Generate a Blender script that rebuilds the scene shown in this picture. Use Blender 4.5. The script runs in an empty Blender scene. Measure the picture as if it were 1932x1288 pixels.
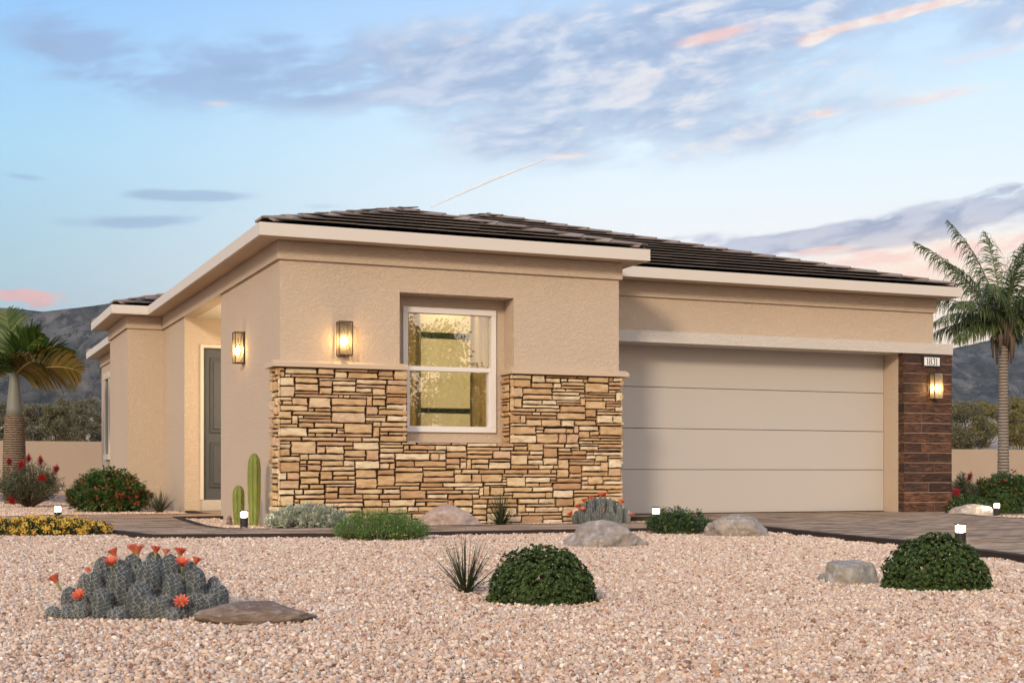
import bpy, math, random
import numpy as np
from mathutils import Vector, Matrix, noise as mnoise

random.seed(7)
RNG = np.random.default_rng(11)
SC = bpy.context.scene
COL = SC.collection
R = math.radians

# ------------------------------------------------------------------ camera
EYE = 0.55                    # camera height above the gravel, metres
YAW = R(22.889)               # heading, clockwise from +Y (the house's depth axis)
FPX = 2620.7                  # focal length in pixels of a 1932 px wide frame
FWD = np.array([math.sin(YAW), math.cos(YAW), 0.0])
RGT = np.array([math.cos(YAW), -math.sin(YAW), 0.0])
cam_d = bpy.data.cameras.new("camera")
cam = bpy.data.objects.new("camera", cam_d)
COL.objects.link(cam)
cam.location = (0, 0, EYE)
cam.rotation_euler = (R(90), 0, -YAW)
cam_d.sensor_width = 36
cam_d.lens = FPX / 1932 * 36
cam_d.shift_y = (894.5 - 644) / 1932
cam_d.clip_start = 0.05
cam_d.clip_end = 30000
SC.camera = cam


def at(b, d, z=0.0):
    """World point at bearing b (survey units, 966 = straight ahead) and forward distance d."""
    p = FWD * d + RGT * (d * (b - 966) / FPX)
    return Vector((p[0], p[1], z))


def wpx(n, d):
    return n * d / FPX


# ------------------------------------------------------------------ object helpers
def tag(o, label=None, cat=None, group=None, kind=None):
    if label: o["label"] = label
    if cat: o["category"] = cat
    if group: o["group"] = group
    if kind: o["kind"] = kind
    return o


def empty(name, loc=(0, 0, 0), rz=0.0):
    o = bpy.data.objects.new(name, None)
    o.empty_display_size = 0.2
    COL.objects.link(o)
    o.location = loc
    o.rotation_euler = (0, 0, rz)
    return o


def copy_tree(o, parent=None):
    c = o.copy()
    COL.objects.link(c)
    if parent: c.parent = parent
    for ch in list(o.children):
        copy_tree(ch, c)
    return c


def link_mesh(name, me, mat, parent=None, smooth=False):
    if mat: me.materials.append(mat)
    if smooth:
        me.polygons.foreach_set("use_smooth", [True] * len(me.polygons))
    o = bpy.data.objects.new(name, me)
    COL.objects.link(o)
    if parent:
        o.parent = parent
    return o


class MB:
    """Collects faces and links them as one mesh object."""
    def __init__(s):
        s.v, s.f, s.n = [], [], 0

    def add(s, V, F):
        V = np.asarray(V, float).reshape(-1, 3)
        n = s.n
        s.v.append(V)
        for f in F:
            s.f.append([i + n for i in f])
        s.n += len(V)

    def box(s, x0, x1, y0, y1, z0, z1):
        V = [(x0, y0, z0), (x1, y0, z0), (x1, y1, z0), (x0, y1, z0), (x0, y0, z1), (x1, y0, z1), (x1, y1, z1), (x0, y1, z1)]
        s.add(V, [(0, 3, 2, 1), (4, 5, 6, 7), (0, 1, 5, 4), (1, 2, 6, 5), (2, 3, 7, 6), (3, 0, 4, 7)])

    def bbox(s, x0, x1, y0, y1, z0, z1, b=0.004):
        """Box with chamfered edges."""
        V, F = [], []
        def idx(ix, iy, iz, ax):
            X = (x0, x1)[ix]; Y = (y0, y1)[iy]; Z = (z0, z1)[iz]
            sx, sy, sz = (1 - 2 * ix) * b, (1 - 2 * iy) * b, (1 - 2 * iz) * b
            p = {0: (X, Y + sy, Z + sz), 1: (X + sx, Y, Z + sz), 2: (X + sx, Y + sy, Z)}[ax]
            V.append(p); return len(V) - 1
        K = {(i, j, k, a): idx(i, j, k, a) for i in (0, 1) for j in (0, 1) for k in (0, 1) for a in (0, 1, 2)}
        F.append([K[0, 0, 0, 0], K[0, 0, 1, 0], K[0, 1, 1, 0], K[0, 1, 0, 0]]); F.append([K[1, 0, 0, 0], K[1, 1, 0, 0], K[1, 1, 1, 0], K[1, 0, 1, 0]])
        F.append([K[0, 0, 0, 1], K[1, 0, 0, 1], K[1, 0, 1, 1], K[0, 0, 1, 1]]); F.append([K[0, 1, 0, 1], K[0, 1, 1, 1], K[1, 1, 1, 1], K[1, 1, 0, 1]])
        F.append([K[0, 0, 0, 2], K[0, 1, 0, 2], K[1, 1, 0, 2], K[1, 0, 0, 2]]); F.append([K[0, 0, 1, 2], K[1, 0, 1, 2], K[1, 1, 1, 2], K[0, 1, 1, 2]])
        for j in (0, 1):
            for k in (0, 1):
                F.append([K[0, j, k, 1], K[1, j, k, 1], K[1, j, k, 2], K[0, j, k, 2]])
        for i in (0, 1):
            for k in (0, 1):
                F.append([K[i, 0, k, 0], K[i, 1, k, 0], K[i, 1, k, 2], K[i, 0, k, 2]])
        for i in (0, 1):
            for j in (0, 1):
                F.append([K[i, j, 0, 0], K[i, j, 1, 0], K[i, j, 1, 1], K[i, j, 0, 1]])
        for i in (0, 1):
            for j in (0, 1):
                for k in (0, 1):
                    F.append([K[i, j, k, 0], K[i, j, k, 1], K[i, j, k, 2]])
        s.add(V, F)

    def tube(s, pts, rad, n=8, cap=True):
        pts = [Vector(p) for p in pts]
        if not hasattr(rad, "__len__"): rad = [rad] * len(pts)
        V = []
        up = Vector((0.13, 0.31, 1)).normalized()
        for i, p in enumerate(pts):
            t = (pts[min(i + 1, len(pts) - 1)] - pts[max(i - 1, 0)]).normalized()
            a = t.cross(up)
            if a.length < 1e-3: a = t.cross(Vector((1, 0, 0)))
            a.normalize(); b = t.cross(a)
            for k in range(n):
                q = 2 * math.pi * k / n
                V.append(p + (a * math.cos(q) + b * math.sin(q)) * rad[i])
        F = []
        for i in range(len(pts) - 1):
            for k in range(n):
                F.append((i * n + k, i * n + (k + 1) % n, (i + 1) * n + (k + 1) % n, (i + 1) * n + k))
        if cap:
            F.append(tuple(range(n - 1, -1, -1))); m = (len(pts) - 1) * n
            F.append(tuple(range(m, m + n)))
        s.add([tuple(v) for v in V], F)

    def lathe(s, prof, n=24, c=(0, 0, 0)):
        V = []
        for (r, z) in prof:
            for k in range(n):
                q = 2 * math.pi * k / n
                V.append((c[0] + r * math.cos(q), c[1] + r * math.sin(q), c[2] + z))
        F = []
        for i in range(len(prof) - 1):
            for k in range(n):
                F.append((i * n + k, i * n + (k + 1) % n, (i + 1) * n + (k + 1) % n, (i + 1) * n + k))
        F.append(tuple(range(n - 1, -1, -1))); m = (len(prof) - 1) * n
        F.append(tuple(range(m, m + n)))
        s.add(V, F)

    def prism(s, poly, z0, z1):
        n = len(poly)
        V = [(x, y, z0) for x, y in poly] + [(x, y, z1) for x, y in poly]
        F = [tuple(range(n - 1, -1, -1)), tuple(range(n, 2 * n))]
        for i in range(n):
            j = (i + 1) % n
            F.append((i, j, n + j, n + i))
        s.add(V, F)

    def ring(s, outer, inner, z0, z1):
        n = len(outer)
        V = [(x, y, z0) for x, y in outer] + [(x, y, z1) for x, y in outer] + [(x, y, z0) for x, y in inner] + [(x, y, z1) for x, y in inner]
        F = []
        for i in range(n):
            j = (i + 1) % n
            F += [(i, j, n + j, n + i), (2 * n + j, 2 * n + i, 3 * n + i, 3 * n + j), (n + i, n + j, 3 * n + j, 3 * n + i), (j, i, 2 * n + i, 2 * n + j)]
        s.add(V, F)

    def build(s, name, mat, parent=None, smooth=False):
        me = bpy.data.meshes.new(name)
        V = np.concatenate(s.v) if s.v else np.zeros((0, 3))
        me.from_pydata(V.tolist(), [], s.f)
        me.update()
        return link_mesh(name, me, mat, parent, smooth)


def offset_poly(poly, d):
    """Inward offset (counter-clockwise polygon)."""
    out, n = [], len(poly)
    for i in range(n):
        p0, p1, p2 = Vector(poly[i - 1]), Vector(poly[i]), Vector(poly[(i + 1) % n])
        e1 = (p1 - p0).normalized(); e2 = (p2 - p1).normalized()
        n1 = Vector((-e1.y, e1.x)); n2 = Vector((-e2.y, e2.x))
        k = (n1 + n2) / (1 + n1.dot(n2))
        out.append(tuple(p1 + k * d))
    return out


def np_mesh(V, F):
    """Mesh from numpy arrays: V (n,3), F (m,k) with one k."""
    me = bpy.data.meshes.new("m")
    V = np.asarray(V, np.float32); F = np.asarray(F, np.int32)
    m, k = F.shape
    me.vertices.add(len(V)); me.vertices.foreach_set("co", V.ravel())
    me.loops.add(m * k); me.loops.foreach_set("vertex_index", F.ravel())
    me.polygons.add(m); me.polygons.foreach_set("loop_start", np.arange(0, m * k, k, dtype=np.int32))
    try:
        me.polygons.foreach_set("loop_total", np.full(m, k, dtype=np.int32))
    except Exception:
        pass
    me.update(calc_edges=True)
    return me


def unit(a):
    return a / np.maximum(np.linalg.norm(a, axis=1, keepdims=True), 1e-9)


def rand_dirs(n):
    return unit(RNG.normal(size=(n, 3)))


def leaf_arrays(P, D, N, L, W, fold=0.15, droop=0.0):
    """Folded leaves: base point P, direction D, face normal N, length L, width W."""
    n = len(P)
    L = np.broadcast_to(np.asarray(L, float).reshape(-1, 1), (n, 1)); W = np.broadcast_to(np.asarray(W, float).reshape(-1, 1), (n, 1))
    D = unit(D); S = unit(np.cross(D, N)); U = np.cross(S, D)
    mid = P + D * L * 0.45
    tip = P + D * L - U * L * droop
    V = np.stack([P, mid + S * W * 0.5 + U * W * fold, tip, mid - S * W * 0.5 + U * W * fold], axis=1).reshape(-1, 3)
    b = np.arange(n) * 4
    F = np.concatenate([np.stack([b, b + 1, b + 2], 1), np.stack([b, b + 2, b + 3], 1)])
    return V, F


def leaf_obj(name, parts, mat, parent):
    Vs, Fs, n = [], [], 0
    for V, F in parts:
        Vs.append(V); Fs.append(F + n); n += len(V)
    return link_mesh(name, np_mesh(np.concatenate(Vs), np.concatenate(Fs)), mat, parent)


# ------------------------------------------------------------------ node maths
class S:
    """A node socket with arithmetic."""
    def __init__(s, t, o): s.t, s.o = t, o
    def _m(s, op, b=None, c=None):
        n = s.t.nodes.new("ShaderNodeMath"); n.operation = op
        s.t.links.new(s.o, n.inputs[0])
        for i, x in ((1, b), (2, c)):
            if x is None: continue
            if isinstance(x, S): s.t.links.new(x.o, n.inputs[i])
            else: n.inputs[i].default_value = x
        return S(s.t, n.outputs[0])
    def __add__(s, b): return s._m("ADD", b)
    __radd__ = __add__
    def __sub__(s, b): return s._m("SUBTRACT", b)
    def __rsub__(s, b): return (s * -1.0) + b
    def __mul__(s, b): return s._m("MULTIPLY", b)
    __rmul__ = __mul__
    def __truediv__(s, b): return s._m("DIVIDE", b)
    def pow(s, b): return s._m("POWER", b)
    def max(s, b): return s._m("MAXIMUM", b)
    def min(s, b): return s._m("MINIMUM", b)
    def clamp(s): return s.max(0.0).min(1.0)
    def exp(s): return S(s.t, s._m("EXPONENT").o)
    def fn(s, op, b=None): return s._m(op, b)
    def step(s, a, b):
        n = s.t.nodes.new("ShaderNodeMapRange"); n.interpolation_type = "SMOOTHSTEP"
        s.t.links.new(s.o, n.inputs["Value"]); n.inputs["From Min"].default_value = a; n.inputs["From Max"].default_value = b
        return S(s.t, n.outputs["Result"])


class Tree:
    def __init__(s, nt):
        s.t = nt; nt.nodes.clear()
    def new(s, typ, **kw):
        n = s.t.nodes.new(typ)
        for k, v in kw.items(): setattr(n, k, v)
        return n
    def set(s, node, key, val):
        if isinstance(val, S): s.t.links.new(val.o, node.inputs[key])
        elif hasattr(val, "is_linked"): s.t.links.new(val, node.inputs[key])
        else:
            inp = node.inputs[key]
            if hasattr(inp.default_value, "__len__") and not hasattr(val, "__len__"): val = (val, val, val)
            if hasattr(inp.default_value, "__len__") and len(inp.default_value) == 4 and len(val) == 3: val = (*val, 1)
            inp.default_value = val
    def coord(s, which="Object"):
        return s.new("ShaderNodeTexCoord").outputs[which]
    def island(s):
        return S(s.t, s.new("ShaderNodeNewGeometry").outputs["Random Per Island"])
    def mapping(s, v, scale=(1, 1, 1), rot=(0, 0, 0), loc=(0, 0, 0)):
        n = s.new("ShaderNodeMapping"); s.set(n, "Vector", v); n.inputs["Scale"].default_value = scale; n.inputs["Rotation"].default_value = rot; n.inputs["Location"].default_value = loc
        return n.outputs[0]
    def noise(s, v, scale=5, detail=4, rough=0.55, dist=0.0, dim="3D", color=False):
        n = s.new("ShaderNodeTexNoise", noise_dimensions=dim); s.set(n, "Vector", v)
        n.inputs["Scale"].default_value = scale; n.inputs["Detail"].default_value = detail; n.inputs["Roughness"].default_value = rough; n.inputs["Distortion"].default_value = dist
        return n.outputs["Color"] if color else S(s.t, n.outputs[0])
    def voronoi(s, v, scale=5, feature="F1", out="Distance", rnd=1.0):
        n = s.new("ShaderNodeTexVoronoi", feature=feature); s.set(n, "Vector", v); n.inputs["Scale"].default_value = scale; n.inputs["Randomness"].default_value = rnd
        o = n.outputs[out]
        return S(s.t, o) if out == "Distance" else o
    def ramp(s, fac, stops, interp="LINEAR"):
        n = s.new("ShaderNodeValToRGB"); s.set(n, "Fac", fac); cr = n.color_ramp; cr.interpolation = interp
        while len(cr.elements) < len(stops): cr.elements.new(0.5)
        for e, (p, c) in zip(cr.elements, stops):
            e.position = p; e.color = (*c, 1) if len(c) == 3 else c
        return n.outputs["Color"]
    def mix(s, fac, a, b, mode="MIX"):
        n = s.new("ShaderNodeMix", data_type="RGBA", blend_type=mode); n.clamp_factor = True
        s.set(n, 0, fac)
        s.set(n, 6, a); s.set(n, 7, b)
        return n.outputs[2]
    def bump(s, h, strength=0.3, dist=0.01, normal=None):
        n = s.new("ShaderNodeBump"); s.set(n, "Height", h); n.inputs["Strength"].default_value = strength; n.inputs["Distance"].default_value = dist
        if normal is not None: s.t.links.new(normal, n.inputs["Normal"])
        return n.outputs[0]
    def principled(s, color, rough=0.8, normal=None, spec=0.3, **kw):
        n = s.new("ShaderNodeBsdfPrincipled"); s.set(n, "Base Color", color); s.set(n, "Roughness", rough)
        n.inputs["Specular IOR Level"].default_value = spec
        if normal is not None: s.t.links.new(normal, n.inputs["Normal"])
        for k, v in kw.items(): s.set(n, k.replace("_", " "), v)
        return n.outputs[0]
    def out(s, shader):
        o = s.new("ShaderNodeOutputMaterial"); s.t.links.new(shader, o.inputs["Surface"])
    def mixsh(s, fac, a, b):
        n = s.new("ShaderNodeMixShader"); s.set(n, 0, fac); s.t.links.new(a, n.inputs[1]); s.t.links.new(b, n.inputs[2])
        return n.outputs[0]


def material(name):
    m = bpy.data.materials.new(name); m.use_nodes = True
    return m, Tree(m.node_tree)


def srgb(r, g, b):
    f = lambda c: (c / 12.92) if c <= 0.04045 else ((c + 0.055) / 1.055) ** 2.4
    return (f(r / 255), f(g / 255), f(b / 255))


def plain(name, color, rough=0.7, spec=0.3, vary=0.08, vscale=6, bump=0.0, bscale=60, metallic=0.0):
    m, t = material(name)
    co = t.coord()
    n = t.noise(co, vscale, 5, 0.6)
    c = t.mix(n, tuple(x * (1 - vary) for x in color), tuple(min(1, x * (1 + vary)) for x in color))
    nm = t.bump(t.noise(co, bscale, 4), bump, 0.01) if bump else None
    t.out(t.principled(c, rough, nm, spec, Metallic=metallic))
    return m


def leafmat(name, stops, rough=0.55, trans=0.25, spec=0.3, big=None):
    """Foliage: each leaf (island) takes its own tone from the ramp."""
    m, t = material(name)
    c = t.ramp(t.island(), stops)
    p = t.principled(c, rough, None, spec)
    tr = t.new("ShaderNodeBsdfTranslucent"); t.set(tr, "Color", c)
    t.out(t.mixsh(trans, p, tr.outputs[0]))
    return m
# ------------------------------------------------------------------ light: low soft sun behind the left shoulder, clear dusk sky
SUN_DIR = Vector((-0.64, -0.77, 0.0)).normalized()       # towards the sun, level part
SUN_EL = R(20)
sd = bpy.data.lights.new("sun", "SUN"); sun = bpy.data.objects.new("sun", sd); COL.objects.link(sun)
sd.energy = 2.0; sd.angle = R(8); sd.color = (1.0, 0.80, 0.58)
_v = -(SUN_DIR * math.cos(SUN_EL) + Vector((0, 0, math.sin(SUN_EL))))
sun.rotation_euler = _v.to_track_quat("-Z", "Y").to_euler()

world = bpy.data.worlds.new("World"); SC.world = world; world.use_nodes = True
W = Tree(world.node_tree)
gen = W.coord("Generated")
sep = W.new("ShaderNodeSeparateXYZ"); W.t.links.new(gen, sep.inputs[0])
DX, DY, DZ = (S(W.t, sep.outputs[i]) for i in range(3))
fw = DX * float(FWD[0]) + DY * float(FWD[1])
rt = DX * float(RGT[0]) + DY * float(RGT[1])
AZ = rt.fn("ARCTAN2", fw) * (180 / math.pi)              # compass bearing, degrees from the street axis
EL = DZ.fn("ARCSINE") * (180 / math.pi)
nish = W.new("ShaderNodeTexSky", sky_type="NISHITA"); nish.sun_disc = False
nish.sun_elevation = SUN_EL; nish.sun_rotation = math.atan2(SUN_DIR.x, SUN_DIR.y); nish.altitude = 400
nish.air_density = 1.0; nish.dust_density = 1.5; nish.ozone_density = 2.0
f90 = (EL / 90.0).clamp()
east = W.ramp(f90, [(0.0, srgb(176, 182, 188)), (0.055, srgb(158, 184, 198)), (0.09, srgb(168, 200, 214)), (0.14, srgb(166, 212, 238)), (0.19, srgb(150, 200, 246)), (0.225, srgb(134, 186, 248)), (0.5, srgb(138, 178, 240)), (1.0, srgb(140, 172, 232))])
west = W.ramp(f90, [(0.0, srgb(244, 214, 190)), (0.05, srgb(252, 226, 196)), (0.085, srgb(248, 244, 240)), (0.125, srgb(234, 244, 250)), (0.165, srgb(214, 238, 253)), (0.22, srgb(178, 210, 248)), (0.5, srgb(160, 192, 240)), (1.0, srgb(140, 172, 232))])
sky = W.mix(AZ.step(-25, 7), east, west)
# warm side of the sky, behind the street, where the sun has gone down
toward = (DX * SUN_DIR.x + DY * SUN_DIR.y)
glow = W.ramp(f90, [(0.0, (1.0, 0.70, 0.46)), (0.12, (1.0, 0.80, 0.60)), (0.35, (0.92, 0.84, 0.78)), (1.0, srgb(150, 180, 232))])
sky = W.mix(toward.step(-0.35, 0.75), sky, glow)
# clouds -------------------------------------------------------------
tilt = R(-9)
cx = AZ * math.cos(tilt) - EL * math.sin(tilt)
cy = AZ * math.sin(tilt) + EL * math.cos(tilt)
cv = W.new("ShaderNodeCombineXYZ"); W.set(cv, 0, cx * 0.10); W.set(cv, 1, cy * 0.30); cv = cv.outputs[0]
warp = W.noise(cv, 1.1, 3, 0.5, color=True)
wv = W.new("ShaderNodeVectorMath", operation="MULTIPLY_ADD"); W.t.links.new(warp, wv.inputs[0]); wv.inputs[1].default_value = (0.40, 0.40, 0.0); W.t.links.new(cv, wv.inputs[2])
n1 = W.noise(wv.outputs[0], 1.9, 8, 0.56)
n2 = W.noise(wv.outputs[0], 5.0, 6, 0.56)


def blob(a, e, ra, re, rot=0.0):
    c, s_ = math.cos(R(rot)), math.sin(R(rot))
    u = ((AZ - a) * c + (EL - e) * s_) / ra
    v = ((EL - e) * c - (AZ - a) * s_) / re
    return (((u * u + v * v) * -1.0)).exp()


def total(l):
    r = l[0]
    for x in l[1:]: r = r + x
    return r


nz = n1 * 0.78 + n2 * 0.22
bank = total([blob(5.0, 16.6, 12.5, 3.0, 7) * 0.85, blob(3.5, 15.9, 6.0, 2.2, 10) * 0.7, blob(5.5, 13.9, 5.0, 1.1, 12) * 0.6, blob(9.5, 17.6, 6.5, 1.3, 8) * 0.9, blob(-2.5, 16.6, 3.8, 1.4, 4) * 0.8, blob(11.5, 13.6, 5.5, 1.0, 10) * 0.55, blob(1.0, 13.4, 2.2, 0.6, 6) * 0.5,
              blob(19.5, 17.2, 2.5, 1.0, 8) * 0.8])
cov1 = (nz + bank * 0.17 - 0.22).step(0.25, 0.50) * bank.step(0.08, 0.75)
low = total([blob(17.5, 9.95, 5.4, 0.50, 6), blob(11.5, 9.35, 3.4, 0.36, 6) * 0.95, blob(20.5, 11.0, 3.4, 0.30, 7) * 0.75, blob(6.5, 9.4, 2.6, 0.30, 5) * 0.5, blob(14.5, 9.1, 4.0, 0.3, 4) * 0.5])
cov2 = (n1 * 0.55 + n2 * 0.45 + low * 0.26 - 0.29).step(0.26, 0.42) * low.step(0.06, 0.4)
wisp = total([blob(-13.4, 11.05, 3.0, 0.26, 1) * 1.1, blob(-15.0, 9.95, 3.2, 0.32, 3), blob(-10.6, 15.8, 3.4, 0.55, -4) * 0.6, blob(-19.3, 11.4, 1.2, 0.16, -4) * 0.7, blob(-8.3, 10.8, 1.8, 0.18, 0) * 0.5,
              blob(-18.5, 16.2, 1.6, 0.8, -25) * 0.45, blob(-4.5, 16.8, 2.6, 0.5, 4) * 0.5, blob(-7.5, 14.9, 2.4, 0.35, 8) * 0.45])
haze_w = total([blob(-8.0, 16.0, 8.0, 1.6, 3), blob(-13.5, 10.4, 5.0, 0.9, 2) * 0.3, blob(-18.0, 16.6, 3.0, 1.3, -20) * 0.7])
cov5 = (n1 * 0.6 + n2 * 0.4 + haze_w * 0.12 - 0.19).step(0.27, 0.45) * haze_w.step(0.1, 0.7)
cov3 = ((nz + wisp * 0.34 - 0.32).step(0.24, 0.50) * wisp.step(0.08, 0.7)) * 0.7
pinklow = total([blob(-18.6, 6.75, 2.2, 0.36, -3), blob(-15.0, 6.9, 1.1, 0.24, 2) * 0.8])
cov4 = (n2 + pinklow * 0.30 - 0.32).step(0.30, 0.44) * pinklow.step(0.06, 0.5)
slate = W.mix((n1 * 0.5 + n2 * 0.5).step(0.40, 0.60), srgb(150, 170, 204), srgb(204, 214, 232))
sky = W.mix(cov5 * 0.75, sky, srgb(150, 174, 212))
sky = W.mix(cov1 * 0.82, sky, slate)
sky = W.mix(cov2 * 0.92, sky, W.mix(n2.step(0.40, 0.60), srgb(142, 158, 190), srgb(190, 196, 214)))
sky = W.mix(cov3 * 0.9, sky, srgb(148, 172, 204))
sky = W.mix(cov4 * 0.85, sky, W.mix(n1.step(0.4, 0.6), srgb(206, 170, 172), srgb(236, 178, 170)))
# sunset-lit undersides
pk = total([blob(16.0, 17.75, 4.6, 0.22, 8.5), blob(8.0, 17.3, 2.2, 0.32, 10) * 0.85, blob(19.0, 16.0, 2.6, 0.3, 6) * 0.5, blob(12.2, 16.9, 0.9, 0.22, 14) * 0.8, blob(17.5, 14.6, 4.0, 0.40, 5) * 0.55, blob(12.6, 14.2, 0.8, 0.25, 0) * 0.5,
            blob(2.3, 12.9, 1.6, 0.22, 5) * 0.6, blob(15.5, 8.6, 3.6, 0.36, 3) * 0.95, blob(19.5, 8.9, 2.6, 0.40, 4) * 0.9, blob(12.6, 8.95, 1.3, 0.16, 4) * 0.8, blob(17.8, 7.9, 3.5, 0.35, 3) * 0.6,
            blob(-11.9, 14.6, 0.8, 0.18, 0) * 0.5, blob(-2.0, 17.3, 0.9, 0.2, 8) * 0.5])
fleck = (n2 * 0.5 + n1 * 0.5 - 0.03 + bank * 0.03).step(0.50, 0.64) * bank.step(0.2, 0.8) * AZ.step(-4, 8) * 0.6
covp = ((nz + pk * 0.40 - 0.34).step(0.20, 0.46) * pk.step(0.08, 0.75)).max(fleck)
sky = W.mix((blob(18.0, 7.6, 6.0, 1.5) * 0.85).clamp(), sky, srgb(255, 226, 196))
sky = W.mix(covp * 0.74, sky, W.mix(n2.step(0.38, 0.60), srgb(252, 206, 194), srgb(255, 238, 222)))
sky = W.mix((EL * -1.0).step(0.0, 3.0), sky, (0.42, 0.31, 0.24))
# physical sky carries part of the light, the evening gradient the rest
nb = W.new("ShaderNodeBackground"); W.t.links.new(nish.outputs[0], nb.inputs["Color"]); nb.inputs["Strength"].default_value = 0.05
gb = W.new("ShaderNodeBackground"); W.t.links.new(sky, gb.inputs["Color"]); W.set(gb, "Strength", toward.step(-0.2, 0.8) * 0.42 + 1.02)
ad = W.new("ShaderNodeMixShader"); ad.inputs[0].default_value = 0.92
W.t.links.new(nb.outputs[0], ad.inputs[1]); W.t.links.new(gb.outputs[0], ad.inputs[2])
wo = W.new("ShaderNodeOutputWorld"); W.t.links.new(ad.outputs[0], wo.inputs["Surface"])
SC.view_settings.view_transform = "Standard"; SC.view_settings.look = "None"; SC.view_settings.exposure = 0.20; SC.view_settings.gamma = 1
world.cycles.sampling_method = "MANUAL"; world.cycles.sample_map_resolution = 1024
try:
    SC.cycles.max_bounces = 8; SC.cycles.transparent_max_bounces = 12; SC.cycles.caustics_reflective = False; SC.cycles.caustics_refractive = False
    SC.cycles.sample_clamp_indirect = 6; SC.cycles.use_denoising = True
except Exception:
    pass

# ------------------------------------------------------------------ materials
def stucco(name, color, strength=0.5):
    m, t = material(name)
    co = t.coord()
    big = t.noise(co, 0.9, 4, 0.55)
    c = t.mix(big, tuple(x * 0.94 for x in color), tuple(x * 1.05 for x in color))
    a = t.noise(t.mapping(co, (1, 1, 1.25)), 27, 3, 0.6, 0.9)
    trowel = a.step(0.42, 0.58)
    fine = t.noise(co, 90, 3, 0.6)
    h = trowel * 0.8 + fine * 0.22
    c = t.mix(trowel * 0.10, c, tuple(x * 0.9 for x in color))
    t.out(t.principled(c, 0.9, t.bump(h, strength, 0.012), 0.15))
    return m


M = {}
M["stucco"] = stucco("tan_stucco", (0.55, 0.445, 0.345))
M["fascia"] = plain("cream_fascia_paint", (0.63, 0.585, 0.53), 0.7, 0.2, 0.03, 2)
M["soffit"] = plain("tan_soffit", (0.57, 0.45, 0.33), 0.85, 0.15, 0.04, 2)
M["beam"] = stucco("cream_stucco", (0.61, 0.565, 0.51), 0.5)
M["ceiling"] = plain("porch_ceiling", (0.68, 0.63, 0.54), 0.85, 0.1, 0.03)
M["garage"] = plain("garage_door_paint", (0.50, 0.465, 0.43), 0.5, 0.35, 0.02, 1.5)
M["gap"] = plain("dark_gap", (0.02, 0.016, 0.013), 0.9, 0.1)
M["door"] = plain("grey_door_paint", (0.078, 0.085, 0.094), 0.5, 0.3, 0.04, 3)
M["white"] = plain("white_vinyl", (0.74, 0.71, 0.70), 0.45, 0.35, 0.02)
M["trimw"] = plain("cream_trim", (0.66, 0.60, 0.50), 0.6, 0.3, 0.03)
M["conc"] = plain("pale_concrete", (0.50, 0.46, 0.41), 0.9, 0.1, 0.15, 18, 0.5, 45)
M["black"] = plain("black_metal", (0.018, 0.016, 0.015), 0.45, 0.4, 0.1)
M["bronze"] = plain("bronze_metal", (0.05, 0.032, 0.022), 0.4, 0.45, 0.1)
M["bark0"] = plain("brown_gap", (0.06, 0.042, 0.03), 0.9, 0.1)
M["mortar"] = plain("dark_mortar", (0.045, 0.028, 0.016), 0.95, 0.05, 0.2, 20)
M["grout"] = plain("pale_grout", (0.46, 0.33, 0.265), 0.95, 0.05, 0.1)
M["deck"] = plain("roof_underlay", (0.02, 0.018, 0.016), 0.9, 0.05)
M["sign"] = plain("white_sign_face", (0.82, 0.82, 0.80), 0.5, 0.3, 0.01)
M["curtain"] = plain("tan_curtain", (0.46, 0.35, 0.20), 0.9, 0.1, 0.12, 9)
M["room"] = plain("room_paint", (0.50, 0.42, 0.30), 0.9, 0.1)


def emit(name, color, strength):
    m, t = material(name)
    e = t.new("ShaderNodeEmission"); e.inputs[0].default_value = (*color, 1); e.inputs[1].default_value = strength
    t.out(e.outputs[0]); return m


m, t = material("lit_lens"); M["lens"] = m
lw = t.new("ShaderNodeLayerWeight"); lw.inputs[0].default_value = 0.5
fc_ = S(t.t, lw.outputs["Facing"])
e = t.new("ShaderNodeEmission"); t.set(e, "Color", t.mix(fc_.step(0.15, 0.5), (1.0, 0.84, 0.56), (1.0, 0.62, 0.26))); t.set(e, "Strength", (fc_ * -2.1 + 1.0).max(0.0).pow(2.0) * 190.0 + 1.1)
t.out(e.outputs[0])
M["bulb"] = emit("lit_bulb", (1.0, 0.66, 0.28), 210.0)


def glassy(name, refl, tint=(1, 1, 1), rough=0.0, diffuse=0.0):
    m, t = material(name)
    tr = t.new("ShaderNodeBsdfTransparent"); tr.inputs[0].default_value = (*tint, 1)
    gl = t.new("ShaderNodeBsdfGlossy"); gl.inputs["Roughness"].default_value = rough; gl.inputs["Color"].default_value = (0.95, 0.97, 1, 1)
    sh = t.mixsh(refl, tr.outputs[0], gl.outputs[0])
    if diffuse:
        tl = t.new("ShaderNodeBsdfTranslucent"); tl.inputs[0].default_value = (0.95, 0.9, 0.8, 1)
        sh = t.mixsh(diffuse, sh, tl.outputs[0])
    t.out(sh); return m


M["pane"] = glassy("window_glass", 0.21, (0.93, 0.95, 0.92))
M["lglass"] = glassy("lantern_glass", 0.10, (1.0, 0.95, 0.86), 0.05, 0.05)

m, t = material("roller_shade"); M["shade"] = m
c = t.mix(t.noise(t.coord(), 14, 4), (0.58, 0.53, 0.39), (0.66, 0.61, 0.47))
tl = t.new("ShaderNodeBsdfTranslucent"); t.set(tl, "Color", c)
t.out(t.mixsh(0.45, t.principled(c, 0.9), tl.outputs[0]))

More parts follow.
